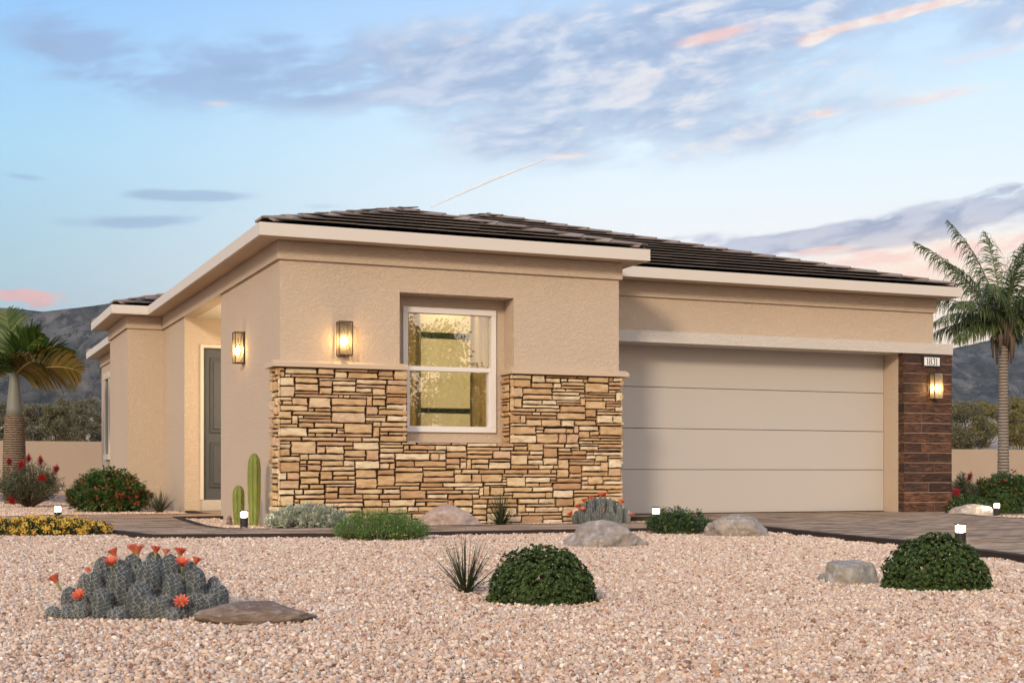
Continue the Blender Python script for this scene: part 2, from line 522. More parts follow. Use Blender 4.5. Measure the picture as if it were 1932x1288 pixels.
m, t = material("drape_cloth"); M["curtain"] = m
c = t.mix(t.noise(t.coord(), 14, 4), (0.42, 0.34, 0.18), (0.50, 0.41, 0.24))
tl = t.new("ShaderNodeBsdfTranslucent"); t.set(tl, "Color", c)
t.out(t.mixsh(0.5, t.principled(c, 0.9), tl.outputs[0]))
M["gapdark"] = plain("painted_gap_dark", (0.030, 0.040, 0.016), 0.6, 0.3, 0.4, 30)  # colour stands in for the darkness between the shade panels

# ledge stone
m, t = material("ledge_stone"); M["stone"] = m
co = t.coord()
isl = t.island()
base = t.ramp(isl, [(0.0, (0.46, 0.28, 0.15)), (0.15, (0.58, 0.39, 0.21)), (0.32, (0.66, 0.48, 0.28)), (0.50, (0.62, 0.43, 0.245)), (0.64, (0.75, 0.60, 0.39)), (0.82, (0.80, 0.69, 0.50)), (0.93, (0.52, 0.32, 0.19)), (1.0, (0.68, 0.49, 0.33))])
off = t.new("ShaderNodeVectorMath", operation="ADD"); t.t.links.new(co, off.inputs[0])
cmb = t.new("ShaderNodeCombineXYZ"); t.set(cmb, 0, isl * 37.0); t.set(cmb, 1, isl * 53.0); t.t.links.new(cmb.outputs[0], off.inputs[1])
st = t.mapping(off.outputs[0], (1, 1, 2.4))
n_a = t.noise(st, 7, 6, 0.62); n_b = t.noise(st, 34, 5, 0.7)
col = t.mix(n_a.step(0.4, 0.7) * 0.62, base, (0.36, 0.20, 0.09))
col = t.mix(n_b.step(0.52, 0.78) * 0.55, col, (0.74, 0.60, 0.42))
t.out(t.principled(col, 0.92, t.bump(n_a * 0.8 + n_b * 0.5, 0.8, 0.018), 0.15))

# wood-look cladding
m, t = material("wood_look_plank"); M["plank"] = m
co = t.coord(); isl = t.island()
cmb = t.new("ShaderNodeCombineXYZ"); t.set(cmb, 0, isl * 11.0); t.set(cmb, 2, isl * 23.0)
off = t.new("ShaderNodeVectorMath", operation="ADD"); t.t.links.new(co, off.inputs[0]); t.t.links.new(cmb.outputs[0], off.inputs[1])
gr = t.noise(t.mapping(off.outputs[0], (2.2, 2.2, 26)), 3.2, 7, 0.68, 0.5)
kn = t.noise(t.mapping(off.outputs[0], (1, 1, 3)), 5, 4, 0.6, 1.2)
base = t.ramp(isl, [(0.0, (0.035, 0.018, 0.012)), (0.25, (0.10, 0.046, 0.026)), (0.55, (0.19, 0.088, 0.046)), (0.75, (0.06, 0.030, 0.020)), (1.0, (0.15, 0.075, 0.047))])
col = t.mix(gr.step(0.42, 0.56) * 0.9, base, (0.016, 0.009, 0.007))
col = t.mix(kn.step(0.56, 0.74) * 0.6, col, (0.27, 0.115, 0.055))
t.out(t.principled(col, 0.55, t.bump(gr, 0.4, 0.006), 0.3))

# flat concrete roof tile
m, t = material("roof_tile"); M["tile"] = m
c = t.ramp(t.island(), [(0.0, (0.085, 0.068, 0.06)), (0.5, (0.11, 0.09, 0.08)), (1.0, (0.145, 0.12, 0.105))])
n = t.noise(t.coord(), 30, 4)
t.out(t.principled(t.mix(n * 0.5, c, (0.10, 0.085, 0.075)), 0.75, t.bump(n, 0.2, 0.01), 0.3))
m, t = material("roof_cap_tile"); M["cap"] = m
c = t.ramp(t.island(), [(0.0, (0.24, 0.175, 0.135)), (0.5, (0.30, 0.245, 0.205)), (1.0, (0.36, 0.295, 0.25))])
n = t.noise(t.coord(), 30, 4)
t.out(t.principled(t.mix(n * 0.4, c, (0.14, 0.11, 0.095)), 0.75, t.bump(n, 0.2, 0.01), 0.3))

# concrete pavers
def pavers(name, rot, sx, sy):
    m, t = material(name)
    co = t.coord()
    mp = t.mapping(co, (1, 1, 1), (0, 0, rot))
    br = t.new("ShaderNodeTexBrick"); t.t.links.new(mp, br.inputs["Vector"])
    br.inputs["Scale"].default_value = 1.0; br.inputs["Brick Width"].default_value = sx; br.inputs["Row Height"].default_value = sy
    br.inputs["Mortar Size"].default_value = 0.006; br.inputs["Mortar Smooth"].default_value = 0.3; br.inputs["Bias"].default_value = 0.0
    br.inputs["Color1"].default_value = (0.19, 0.122, 0.075, 1); br.inputs["Color2"].default_value = (0.56, 0.40, 0.265, 1); br.inputs["Mortar"].default_value = (0.045, 0.034, 0.027, 1)
    n = t.noise(co, 4, 5, 0.6); n2 = t.noise(co, 60, 3)
    c = t.mix(n * 0.30, br.outputs["Color"], (0.26, 0.19, 0.135)); c = t.mix(n2.step(0.5, 0.8) * 0.3, c, (0.34, 0.28, 0.22))
    h = S(t.t, br.outputs["Fac"]) * -1.0 + n2 * 0.15
    t.out(t.principled(c, 0.95, t.bump(h, 0.6, 0.006), 0.08)); return m


M["paver"] = pavers("brown_paver", 0.0, 0.21, 0.105)
M["paver2"] = pavers("brown_paver_walk", 0.0, 0.42, 0.14)
M["edge"] = plain("dark_paver_edge", (0.045, 0.032, 0.026), 0.9, 0.1, 0.2, 8)

# gravel
m, t = material("pebble"); M["pebble"] = m
oi = t.new("ShaderNodeObjectInfo")
rr_ = (t.island() + S(t.t, oi.outputs["Random"]) * 0.731).fn("FRACT")
c = t.ramp(rr_, [(0.0, (0.22, 0.12, 0.08)), (0.12, (0.48, 0.315, 0.215)), (0.28, (0.66, 0.485, 0.355)), (0.44, (0.48, 0.345, 0.255)), (0.58, (0.76, 0.61, 0.47)), (0.72, (0.46, 0.38, 0.33)), (0.84, (0.86, 0.77, 0.64)), (0.94, (0.46, 0.235, 0.135)), (1.0, (0.68, 0.62, 0.56))], "LINEAR")
n = t.noise(t.coord(), 2.2, 4, 0.6)
c = t.mix(n.step(0.5, 0.75) * 0.35, c, (0.42, 0.26, 0.19))
t.out(t.principled(c, 0.85, None, 0.25))
m, t = material("gravel_bed"); M["bed"] = m
co = t.coord()
vc = t.voronoi(co, 70, out="Color"); sp = t.new("ShaderNodeSeparateColor"); t.t.links.new(vc, sp.inputs[0])
c = t.ramp(S(t.t, sp.outputs[0]), [(0.0, (0.40, 0.22, 0.15)), (0.35, (0.66, 0.44, 0.33)), (0.7, (0.72, 0.54, 0.42)), (1.0, (0.76, 0.68, 0.61))])
vd = t.voronoi(co, 70)
c = t.mix(vd.step(0.15, 0.6) * 0.85, c, (0.12, 0.062, 0.042))
t.out(t.principled(c, 0.95, t.bump(vd * -1.0, 0.7, 0.02), 0.1))
m, t = material("desert_sand"); M["sand"] = m
co = t.coord()
n = t.noise(co, 0.05, 6, 0.6); n2 = t.noise(co, 0.9, 6, 0.65)
c = t.mix(n.step(0.35, 0.65), (0.34, 0.27, 0.20), (0.43, 0.35, 0.265)); c = t.mix(n2.step(0.55, 0.75) * 0.6, c, (0.25, 0.20, 0.13))
t.out(t.principled(c, 0.95, t.bump(n2, 0.5, 0.1), 0.05))
m, t = material("mountain_scrub"); M["mtn"] = m
co = t.coord()
co = t.mapping(t.mapping(co, (1, 1, 1), (0, 0, YAW)), (1, 0.28, 1.0))
n = t.noise(co, 0.010, 8, 0.62); n2 = t.noise(co, 0.055, 6, 0.75); n3 = t.noise(co, 0.022, 8, 0.7, 0.3)
c = t.mix(n.step(0.38, 0.62), (0.034, 0.040, 0.037), (0.125, 0.12, 0.11)); c = t.mix(n2.step(0.47, 0.58) * 0.85, c, (0.018, 0.023, 0.020)); c = t.mix(n3.step(0.54, 0.62) * 0.55, c, (0.19, 0.175, 0.165))
t.out(t.principled(c, 0.95, t.bump(n2, 0.9, 8.0), 0.05))


def rockmat(name, a, b, c3, stretch=(1, 1, 1)):
    m, t = material(name)
    co = t.mapping(t.coord(), stretch)
    n = t.noise(co, 5, 7, 0.65); n2 = t.noise(co, 22, 5, 0.7); n3 = t.noise(co, 2.2, 3)
    c = t.mix(n.step(0.32, 0.68), a, b); c = t.mix(n2.step(0.48, 0.66) * 0.7, c, c3); c = t.mix(n3.step(0.5, 0.7) * 0.35, c, tuple(x * 0.75 for x in a))
    t.out(t.principled(c, 0.9, t.bump(n * 0.7 + n2 * 0.6, 0.9, 0.03), 0.12)); return m


M["rock"] = rockmat("grey_boulder", (0.24, 0.20, 0.17), (0.40, 0.35, 0.30), (0.50, 0.45, 0.40))
M["rockpink"] = rockmat("mauve_boulder", (0.34, 0.255, 0.22), (0.46, 0.365, 0.32), (0.54, 0.46, 0.42))
M["rockgrey"] = rockmat("cool_grey_boulder", (0.26, 0.235, 0.20), (0.36, 0.335, 0.29), (0.45, 0.43, 0.39))
M["rockpale"] = rockmat("pale_boulder", (0.36, 0.31, 0.26), (0.50, 0.45, 0.39), (0.58, 0.54, 0.48))
M["slab"] = rockmat("brown_slab_rock", (0.17, 0.115, 0.085), (0.29, 0.22, 0.175), (0.38, 0.32, 0.27), (1, 1, 4))
M["bark"] = plain("grey_brown_bark", (0.13, 0.10, 0.075), 0.95, 0.05, 0.3, 14, 0.6, 40)
M["twig"] = plain("brown_twig", (0.10, 0.065, 0.04), 0.9, 0.1, 0.3, 20)
# ------------------------------------------------------------------ ground, paths
YF, XL, XR = 14.19, 3.38, 7.32       # front wall plane and side planes of the projecting room
XG, YG, YDOOR, YB = 12.83, 15.42, 15.75, 30.0
PITCH = 0.295


def ground_height(x, y):
    r = math.hypot(x, y)
    k = max(0.0, min(1.0, (y - 8) / 30.0)); k = k * k * (3 - 2 * k)
    h = max(0.0, r - 50.0) * 0.052
    h = h if h < 13 else 13 + (h - 13) * 0.12
    return k * h + (mnoise.noise(Vector((x * 0.03, y * 0.03, 0))) * min(1.5, max(0, r - 60) * 0.02))


V, F = [], []
radii = [0, 6, 14, 24, 34, 42, 48, 54, 60, 68, 78, 90, 105, 125, 150, 180, 220, 270, 330, 420, 560, 800, 1200, 2000, 3000, 4000]
NA = 96
for r in radii:
    for k in range(NA):
        a = 2 * math.pi * k / NA
        x, y = 5 + r * math.sin(a), 10 + r * math.cos(a)
        V.append((x, y, ground_height(x, y) - 0.012))
for i in range(len(radii) - 1):
    for k in range(NA):
        F.append((i * NA + k, (i + 1) * NA + k, (i + 1) * NA + (k + 1) % NA, i * NA + (k + 1) % NA))
g = MB(); g.add(V, F); o = g.build("ground", M["sand"], smooth=True); tag(o, kind="structure")

g = MB(); g.add([(-22, -9, -0.006), (30, -9, -0.006), (30, 39.4, -0.006), (-22, 39.4, -0.006)], [(0, 1, 2, 3)])
tag(g.build("gravel_bed", M["bed"]), kind="structure")

PZ = 0.036
WALK = [(1.72, 12.10), (2.50, 11.88), (3.40, 11.62), (7.55, 11.72), (7.95, 13.15), (3.5, 13.20), (2.98, 13.05), (2.66, 13.35), (2.62, 14.1), (2.70, 15.3), (2.80, 16.6), (2.86, 17.15), (5.2, 17.15), (5.2, 19.9), (3.38, 19.9), (3.38, 18.5), (1.45, 18.5), (0.6, 18.0), (0.9, 16.2), (1.42, 14.4), (1.52, 13.3)]
DRIVE = [(7.40, 15.80), (7.40, 14.92), (7.95, 14.70), (7.95, 13.15), (7.55, 11.72), (7.42, 11.25), (7.06, 9.55), (6.93, 8.75), (6.33, 6.80), (5.55, 4.2), (4.9, 1.5), (4.4, -2.5), (3.6, -8.5), (13.2, -8.5), (11.9, 4.0), (11.78, 9.0), (11.85, 12.9), (12.0, 13.5), (12.62, 14.8), (13.06, 15.28), (13.06, 15.80)]


def slab(poly, name, mat, z):
    g = MB(); n = len(poly)
    inner = offset_poly(poly, 0.10)
    g.add([(x, y, z) for x, y in inner], [tuple(range(n))])
    o = g.build(name, mat); tag(o, kind="structure")
    e = MB(); e.ring(poly, offset_poly(poly, 0.098), -0.03, z + 0.002)
    k = e.build("edging", M["edge"], o)
    return o


slab(WALK, "path", M["paver2"], PZ)
slab(DRIVE, "driveway", M["paver"], PZ + 0.004)

# ------------------------------------------------------------------ the house
house = empty("house", (8.0, 21.0, 0.0))
tag(house, "single storey tan stucco house with ledge stone front, low dark tile roof and wide garage", "house")


def hpart(mb, name, mat, parent=None, smooth=False):
    o = mb.build(name, mat, parent or house, smooth)
    if parent is None: o.location = (-8.0, -21.0, 0)
    return o


ZW = 2.97
w = MB()
RX0, RX1, RZ0, RZ1 = 4.683, 6.013, 0.905, 2.503
FX0, FX1, FZ0, FZ1 = 4.825, 5.885, 1.03, 2.372
w.box(XL, RX0, YF, YF + 0.28, 0, ZW); w.box(RX1, XR, YF, YF + 0.28, 0, ZW)
w.box(RX0, RX1, YF, YF + 0.28, 0, RZ0); w.box(RX0, RX1, YF, YF + 0.28, RZ1, ZW)
y0, y1 = YF + 0.28, YF + 0.43
w.box(XL + .2, FX0, y0, y1, 0, ZW); w.box(FX1, XR - .2, y0, y1, 0, ZW); w.box(FX0, FX1, y0, y1, 0, FZ0); w.box(FX0, FX1, y0, y1, FZ1, ZW)
w.box(XL, XL + .2, YF + .28, 17.30, 0, ZW)                          # side of the front room
w.box(XL + .2, 5.2, 17.10, 17.30, 0, ZW); w.box(5.2, XR - .2, 17.10, 17.30, 0, ZW)
w.box(XR - .2, XR, YF + .28, 17.30, 0, ZW)
w.box(5.2, 5.4, 17.30, 19.94, 0, ZW)                                # porch inner side
w.box(XL, 3.62, 19.94, 20.14, 0, ZW); w.box(3.62, 4.62, 19.94, 20.14, 2.372, ZW); w.box(4.62, 5.4, 19.94, 20.14, 0, ZW)
w.box(XL, XL + .2, 20.14, 21.80, 0, ZW)
w.box(2.84, XL, 21.80, 24.0, 0, ZW)                                 # bump-out
w.box(XL, XL + .2, 24.0, YB, 0, ZW); w.box(XL + .2, XG, YB - .2, YB, 0, ZW); w.box(XG - .2, XG, 16.0, YB - .2, 0, ZW)
w.box(XR, XG, YG, YG + .25, 2.26, ZW)                               # over the garage door
w.box(12.25, XG, YG + 0.02, 16.0, 0, 2.26); w.box(12.25, XG, YG + .25, 16.0, 2.26, ZW)
w.box(XR, 12.25, 15.90, 16.0, 0, ZW)
hpart(w, "wall", M["stucco"])
f = MB(); f.box(XL + .2, XR - .2, YF + .43, 17.1, -.02, 0.12); hpart(f, "room_floor", M["room"])
f = MB(); f.box(XL + .2, XR - .2, YF + .43, 17.1, 2.75, 2.9); hpart(f, "room_ceiling", M["room"])
c = MB(); c.box(XL + .16, 5.2, 17.30, 19.94, 2.775, 2.9); hpart(c, "porch_ceiling", M["ceiling"])
b = MB(); b.box(XL, XL + .16, 17.30, 19.94, 2.777, ZW); hpart(b, "porch_beam", M["stucco"])

# cornice band under the eave
p = 0.032; z0, z1 = 2.777, 2.966
k = MB()
k.box(XL - p, XR + p, YF - p, YF - .001, z0, z1); k.box(XR + .001, XR + p, YF - .001, YG - p, z0, z1)
k.box(XL - p, XL - .001, YF - .001, 21.80 - p, z0, z1); k.box(2.84 - p, XL - .001, 21.80 - p, 21.80 - .001, z0, z1)
k.box(2.84 - p, 2.84 - .001, 21.80 - .001, 24.0 + p, z0, z1); k.box(XL - p, XL - .001, 24.0 + p, YB, z0, z1); k.box(2.84 - .001, XL - .001, 24.001, 24.0 + p, z0, z1)
k.box(XR + p, XG + p, YG - p, YG - .001, z0, z1); k.box(XG + .001, XG + p, YG - .001, YB, z0, z1)
hpart(k, "cornice", M["stucco"])

# eave: fascia boards and soffit
EAVE = [(3.10, 13.89), (7.565, 13.89), (7.565, 15.07), (13.03, 15.07), (13.03, 30.28), (3.10, 30.28), (3.10, 24.28), (2.565, 24.28), (2.565, 21.50), (3.10, 21.50)]
fa = MB(); fa.ring(EAVE, offset_poly(EAVE, 0.03), 2.965, 3.095); hpart(fa, "fascia", M["fascia"])
so = MB(); so.prism(offset_poly(EAVE, 0.031), 2.972, 3.0); hpart(so, "soffit", M["soffit"])

# roof: decks and overlapping flat tiles
tiles, deck, caps = MB(), MB(), MB()
ZE = 3.085


def slope(origin, e, n, lo, hi, smax, s_first=0.02):
    """Eave line origin + e*t, rising along n; lo(s)..hi(s) bound t at run s."""
    e = Vector((*e, 0)); n = Vector((*n, 0)); o = Vector((*origin, 0))
    def P(t, s, dz=0.0): q = o + e * t + n * s; return (q.x, q.y, ZE + PITCH * s + dz)
    cuts = sorted({0.0, smax, *[x for x in (2.25, 1.39) if x < smax]})
    for s0, s1 in zip(cuts[:-1], cuts[1:]):
        deck.add([P(lo(s0 + 1e-6), s0, -.012), P(hi(s0 + 1e-6), s0, -.012), P(hi(s1 - 1e-6), s1, -.012), P(lo(s1 - 1e-6), s1, -.012)], [(0, 1, 2, 3)])
    step, tw, i = 0.315, 0.335, 0
    s = s_first
    while s < smax - 0.05:
        s1 = min(s + step + 0.06, smax)
        a0, a1, b0, b1 = lo(max(s, 0)), lo(s1), hi(max(s, 0)), hi(s1)
        t = min(a0, a1) - (tw * 0.5 if i % 2 else 0)
        while t < max(b0, b1):
            l0, l1, r0, r1 = max(t, a0), max(t, a1), min(t + tw - .005, b0), min(t + tw - .005, b1)
            if r0 - l0 > .02 or r1 - l1 > .02:
                r0 = max(r0, l0 + .001); r1 = max(r1, l1 + .001)
                j = random.uniform(-.002, .002)
                hb, th = 0.050 + j, 0.013
                fr = (s1 - s) / (step + 0.06)
                tops = [P(l0, s, hb + th), P(r0, s, hb + th), P(r1, s1, (1 - fr) * (hb) + th + .004), P(l1, s1, (1 - fr) * hb + th + .004)]
                bots = [P(l0, s, hb), P(r0, s, hb), P(r1, s1, (1 - fr) * hb + .004), P(l1, s1, (1 - fr) * hb + .004)]
                tiles.add(bots + tops, [(0, 3, 2, 1), (4, 5, 6, 7), (0, 1, 5, 4), (1, 2, 6, 5), (2, 3, 7, 6), (3, 0, 4, 7)])
            t += tw
        s += step; i += 1


L1 = 7.565 - 3.10
slope((3.10, 13.89), (1, 0), (0, 1), lambda s: s, lambda s: L1 - s, L1 / 2)                                   # front room, street side
slope((7.565, 13.89), (0, 1), (-1, 0), lambda s: s, lambda s: 1.18 + s, L1 / 2)
S5 = (13.03 - 3.10) / 2
slope((3.10, 30.28), (0, -1), (1, 0), lambda s: s, lambda s: (16.39 - s) if s < L1 / 2 else (15.21 - s), S5, 0.20)    # long left side
slope((3.10, 15.07), (1, 0), (0, 1), lambda s: (L1 - s) if s < L1 / 2 else s, lambda s: 9.93 - s, S5)           # garage side
slope((13.03, 15.07), (0, 1), (-1, 0), lambda s: s, lambda s: 15.21 - s, S5)
slope((13.03, 30.28), (-1, 0), (0, 1), lambda s: s, lambda s: 9.93 - s, 0.4) if False else slope((13.03, 30.28), (-1, 0), (0, -1), lambda s: s, lambda s: 9.93 - s, S5)
slope((2.565, 21.50), (1, 0), (0, 1), lambda s: s, lambda s: 0.535 + s, 1.39)                                  # bump-out
slope((2.565, 24.28), (0, -1), (1, 0), lambda s: s, lambda s: 2.78 - s, 1.39, 0.16)
slope((3.10 , 24.28), (-1, 0), (0, -1), lambda s: -s, lambda s: 0.535 - s, 1.39)
roof = hpart(tiles, "roof", M["tile"])
hpart(deck, "underlay", M["deck"], roof)


def cap_line(a, b, start=0.0):
    a, b = Vector(a), Vector(b)
    d = (b - a); L = d.length; d.normalize()
    side = d.cross(Vector((0, 0, 1))).normalized(); up = side.cross(d).normalized()
    t = start
    while t < L - 0.16:
        t1 = min(t + 0.44, L)
        V = []
        for q, lift in ((t, 0.038), (t1, 0.019)):
            c0 = a + d * q
            for sx, dz in ((-0.115, -0.036), (-0.02, 0.008), (0.02, 0.008), (0.115, -0.036)):
                V.append(c0 + side * sx + up * (dz + lift + 0.022))
        for q, lift in ((t, 0.038), (t1, 0.019)):
            c0 = a + d * q
            for sx, dz in ((-0.115, -0.036), (-0.02, 0.008), (0.02, 0.008), (0.115, -0.036)):
                V.append(c0 + side * sx + up * (dz + lift))
        F = []
        for i in range(3):
            F += [(i, i + 1, 5 + i, 4 + i), (8 + i, 12 + i, 13 + i, 9 + i), (i, 8 + i, 9 + i, i + 1), (4 + i, 5 + i, 13 + i, 12 + i)]
        F += [(0, 4, 12, 8), (3, 11, 15, 7)]
        caps.add([tuple(v) for v in V], F)
        t += 0.36


h = L1 / 2
pk1 = (3.10 + h, 13.89 + h, ZE + PITCH * h); pk1b = (3.10 + h, 15.07 + h, ZE + PITCH * h)
pk2 = (3.10 + S5, 15.07 + S5, ZE + PITCH * S5); pk3 = (3.10 + S5, 30.28 - S5, ZE + PITCH * S5)
CAPS = [((3.10, 13.89, ZE), pk1), ((7.565, 13.89, ZE), pk1), (pk1, pk1b), ((13.03, 15.07, ZE), pk2), (pk1b, pk2), (pk2, pk3), ((13.03, 30.28, ZE), pk3), ((3.10, 30.28, ZE), pk3),
               ((2.565, 21.50, ZE), (3.955, 22.89, ZE + PITCH * 1.39)), ((2.565, 24.28, ZE), (3.955, 22.89, ZE + PITCH * 1.39))]
for part_ in (CAPS[:8], CAPS[8:]):
    caps = MB()
    for a_, b_ in part_: cap_line(a_, b_, 0.10 if a_[2] <= ZE else 0.0)
    hpart(caps, "hip_cap", M["cap"], roof)

# ledge stone facing
st, ba = MB(), MB()


def stone_face(org, e, nrm, a0, a1, z0, z1, seed):
    rnd = random.Random(seed)
    e = Vector(e); nrm = Vector(nrm); org = Vector(org)
    ba.add([tuple(org + e * a + nrm * 0.004 + Vector((0, 0, z))) for a, z in ((a0, z0), (a1, z0), (a1, z1), (a0, z1))], [(0, 1, 2, 3)])
    def stone(x0, x1, y0, y1):
        g = rnd.uniform(0.0030, 0.0054)
        x0 += g; x1 -= g; y0 += g; y1 -= g
        if x1 - x0 < .012 or y1 - y0 < .008: return
        wd, hg = x1 - x0, y1 - y0
        jx, jy = min(.014, wd * .10), min(.0075, hg * .15)
        pts = []
        nx = 2 + int(wd / .09); ny = 1 + int(hg / .05)
        j = lambda k: rnd.uniform(-k, k)
        for i in range(nx): pts.append((x0 + wd * i / nx + (j(jx) if i else abs(j(jx))), y0 + abs(j(jy))))
        for i in range(ny): pts.append((x1 - abs(j(jx)), y0 + hg * i / ny + (abs(j(jy)) if i == 0 else j(jy))))
        for i in range(nx): pts.append((x1 - wd * i / nx + (-abs(j(jx)) if i == 0 else j(jx)), y1 - abs(j(jy))))
        for i in range(ny): pts.append((x0 + abs(j(jx)), y1 - hg * i / ny - (abs(j(jy)) if i == 0 else j(jy))))
        # cut a corner now and then
        pr = rnd.uniform(0.024, 0.054)
        cx_, cy_ = (x0 + x1) / 2, (y0 + y1) / 2
        n = len(pts)
        bv = min(.007, hg * .22)
        V = []
        for (px_, py_) in pts: V.append(org + e * px_ + Vector((0, 0, py_)) + nrm * 0.0)
        for (px_, py_) in pts: V.append(org + e * px_ + Vector((0, 0, py_)) + nrm * (pr - .008 + j(.002)))
        tx, tz = j(.006), j(.006)
        for (px_, py_) in pts:
            ix = px_ + (cx_ - px_) / max(abs(cx_ - px_), 1e-3) * bv; iy = py_ + (cy_ - py_) / max(abs(cy_ - py_), 1e-3) * bv
            V.append(org + e * ix + Vector((0, 0, iy)) + nrm * (pr + j(.003) + tx * (px_ - cx_) / wd + tz * (py_ - cy_) / hg))
        V.append(org + e * cx_ + Vector((0, 0, cy_)) + nrm * (pr + rnd.uniform(0, .006)))
        F = []
        for i in range(n):
            k2 = (i + 1) % n
            F += [(i, k2, n + k2, n + i), (n + i, n + k2, 2 * n + k2, 2 * n + i), (2 * n + i, 2 * n + k2, 3 * n)]
        st.add([tuple(v) for v in V], F)
    # fit stones course over course: always the lowest gap next, so joints never run through
    segs = [[a0, a1, z0]]
    while segs:
        segs.sort(key=lambda q: (round(q[2], 4), q[0]))
        sg = segs.pop(0); xa, xb, zb_ = sg
        if zb_ > z1 - .008: continue
        wide = xb - xa
        hh = rnd.choice((.030, .034, .038, .046, .050, .056, .062, .070, .080, .094, .112))
        ww = rnd.uniform(.16, .48) if hh < .055 else (rnd.uniform(.14, .42) if hh < .08 else rnd.uniform(.13, .36))
        if rnd.random() < .12: ww = rnd.uniform(.05, .10)
        nb = [q for q in segs if abs(q[1] - xa) < 1e-6 or abs(q[0] - xb) < 1e-6]
        ups = [q[2] - zb_ for q in nb if q[2] > zb_ + 1e-6]
        if wide < .13 and ups: ww = wide; hh = min(ups) if min(ups) < .15 else hh
        elif wide - ww < .075: ww = wide if wide < .46 else wide * .5
        for u_ in ups:
            if abs(u_ - hh) < .017: hh = u_
        if z1 - (zb_ + hh) < .024: hh = z1 - zb_
        left = rnd.random() < .5
        x0_ = xa if left else xb - ww
        stone(x0_, x0_ + ww, zb_, zb_ + hh)
        new = [x0_, x0_ + ww, zb_ + hh]
        if wide - ww > 1e-6: segs.append([x0_ + ww, xb, zb_] if left else [xa, x0_, zb_])
        merged = True
        while merged:
            merged = False
            for q in segs:
                if abs(q[2] - new[2]) < 1e-5 and (abs(q[1] - new[0]) < 1e-6 or abs(q[0] - new[1]) < 1e-6):
                    segs.remove(q); new = [min(q[0], new[0]), max(q[1], new[1]), new[2]]; merged = True; break
        segs.append(new)


SX0, SX1, SZ = XL - 0.03, XR + 0.035, 1.66
JX0, JX1 = 4.765, 5.955
stone_face((0, YF, 0), (1, 0, 0), (0, -1, 0), SX0, SX1, -0.02, 0.895, 3)
stone_face((0, YF, 0), (1, 0, 0), (0, -1, 0), SX0, JX0, 0.895, SZ, 4)
stone_face((0, YF, 0), (1, 0, 0), (0, -1, 0), JX1, SX1, 0.895, SZ, 6)
stone_face((XL, 0, 0), (0, -1, 0), (-1, 0, 0), -14.50, -(YF - .035), -0.02, SZ, 8)
stone_face((JX1 + .055, 0, 0), (0, -1, 0), (-1, 0, 0), -(YF + .275), -(YF - .03), 0.905, SZ, 9)
stone_face((JX0 - .055, 0, 0), (0, 1, 0), (1, 0, 0), YF - .03, YF + .275, 0.905, SZ, 10)
stone_face((XR, 0, 0), (0, 1, 0), (1, 0, 0), YF - .035, YF + .32, -0.02, SZ, 12)
sv = hpart(st, "stone_veneer", M["stone"])
bb = MB(); bb.v, bb.f, bb.n = ba.v, ba.f, ba.n
hpart(bb, "mortar", M["mortar"], sv)
for x0, x1 in ((XL - .085, JX0 - .005), (JX1 + .002, XR + .09)):
    lg = MB()
    lg.add([(x0, YF - .085, SZ + .004), (x1, YF - .085, SZ + .004), (x1, YF - .085, SZ + .045), (x0, YF - .085, SZ + .045), (x0, YF - .001, SZ + .004), (x1, YF - .001, SZ + .004), (x1, YF - .001, SZ + .075), (x0, YF - .001, SZ + .075)],
           [(0, 1, 2, 3), (3, 2, 6, 7), (0, 4, 5, 1), (1, 5, 6, 2), (0, 3, 7, 4)])
    if x0 < XL: lg.box(XL - .085, XL - .001, YF - .001, 14.53, SZ + .004, SZ + .06)
    else: lg.box(XR + .001, XR + .09, YF - .001, YF + .35, SZ + .004, SZ + .06); lg.box(JX1 + .002, RX1 - .001, YF + .001, YF + .279, SZ + .004, SZ + .06)
    hpart(lg, "stone_ledge", M["soffit"])

# front window
win = empty("window"); win.parent = house; win.location = (-8, -21, 0)
fr = MB(); ya, yb = YF + .245, YF + .33
t_ = 0.05
fr.bbox(FX0 - .02, FX1 + .02, ya, yb, FZ1 - t_, FZ1 + .015); fr.bbox(FX0 - .02, FX1 + .02, ya, yb, FZ0 - .015, FZ0 + t_)
fr.bbox(FX0 - .02, FX0 + t_ - .012, ya + .001, yb, FZ0 + t_, FZ1 - t_); fr.bbox(FX1 - t_ + .012, FX1 + .02, ya + .001, yb, FZ0 + t_, FZ1 - t_)
fr.bbox(FX0 + t_ - .012, FX1 - t_ + .012, ya + .012, yb, 1.688, 1.738)
fr.bbox(FX1 - t_ - .018, FX1 - t_ + .012, ya + .015, yb, FZ0 + t_, 1.688); fr.bbox(FX0 + t_ - .012, FX0 + t_ + .012, ya + .015, yb, FZ0 + t_, 1.688)
fr.build("window_frame", M["white"], win)
pn = MB(); pn.box(FX0, FX1, YF + .305, YF + .309, FZ0 + .02, FZ1 - .02); pn.build("pane", M["pane"], win)


def drape(x0, x1, y, z0, z1, folds, amp):
    g = MB(); n = folds * 8; V = []
    for i in range(n + 1):
        x = x0 + (x1 - x0) * i / n; yy = y + amp * math.sin(2 * math.pi * folds * i / n) + amp * .3 * math.sin(5.1 * i / 8)
        V += [(x, yy, z0), (x, yy, z1), (x, yy + .012, z0), (x, yy + .012, z1)]
    F = []
    for i in range(n):
        a = 4 * i
        F += [(a, a + 4, a + 5, a + 1), (a + 2, a + 3, a + 7, a + 6)]
    g.add(V, F); return g


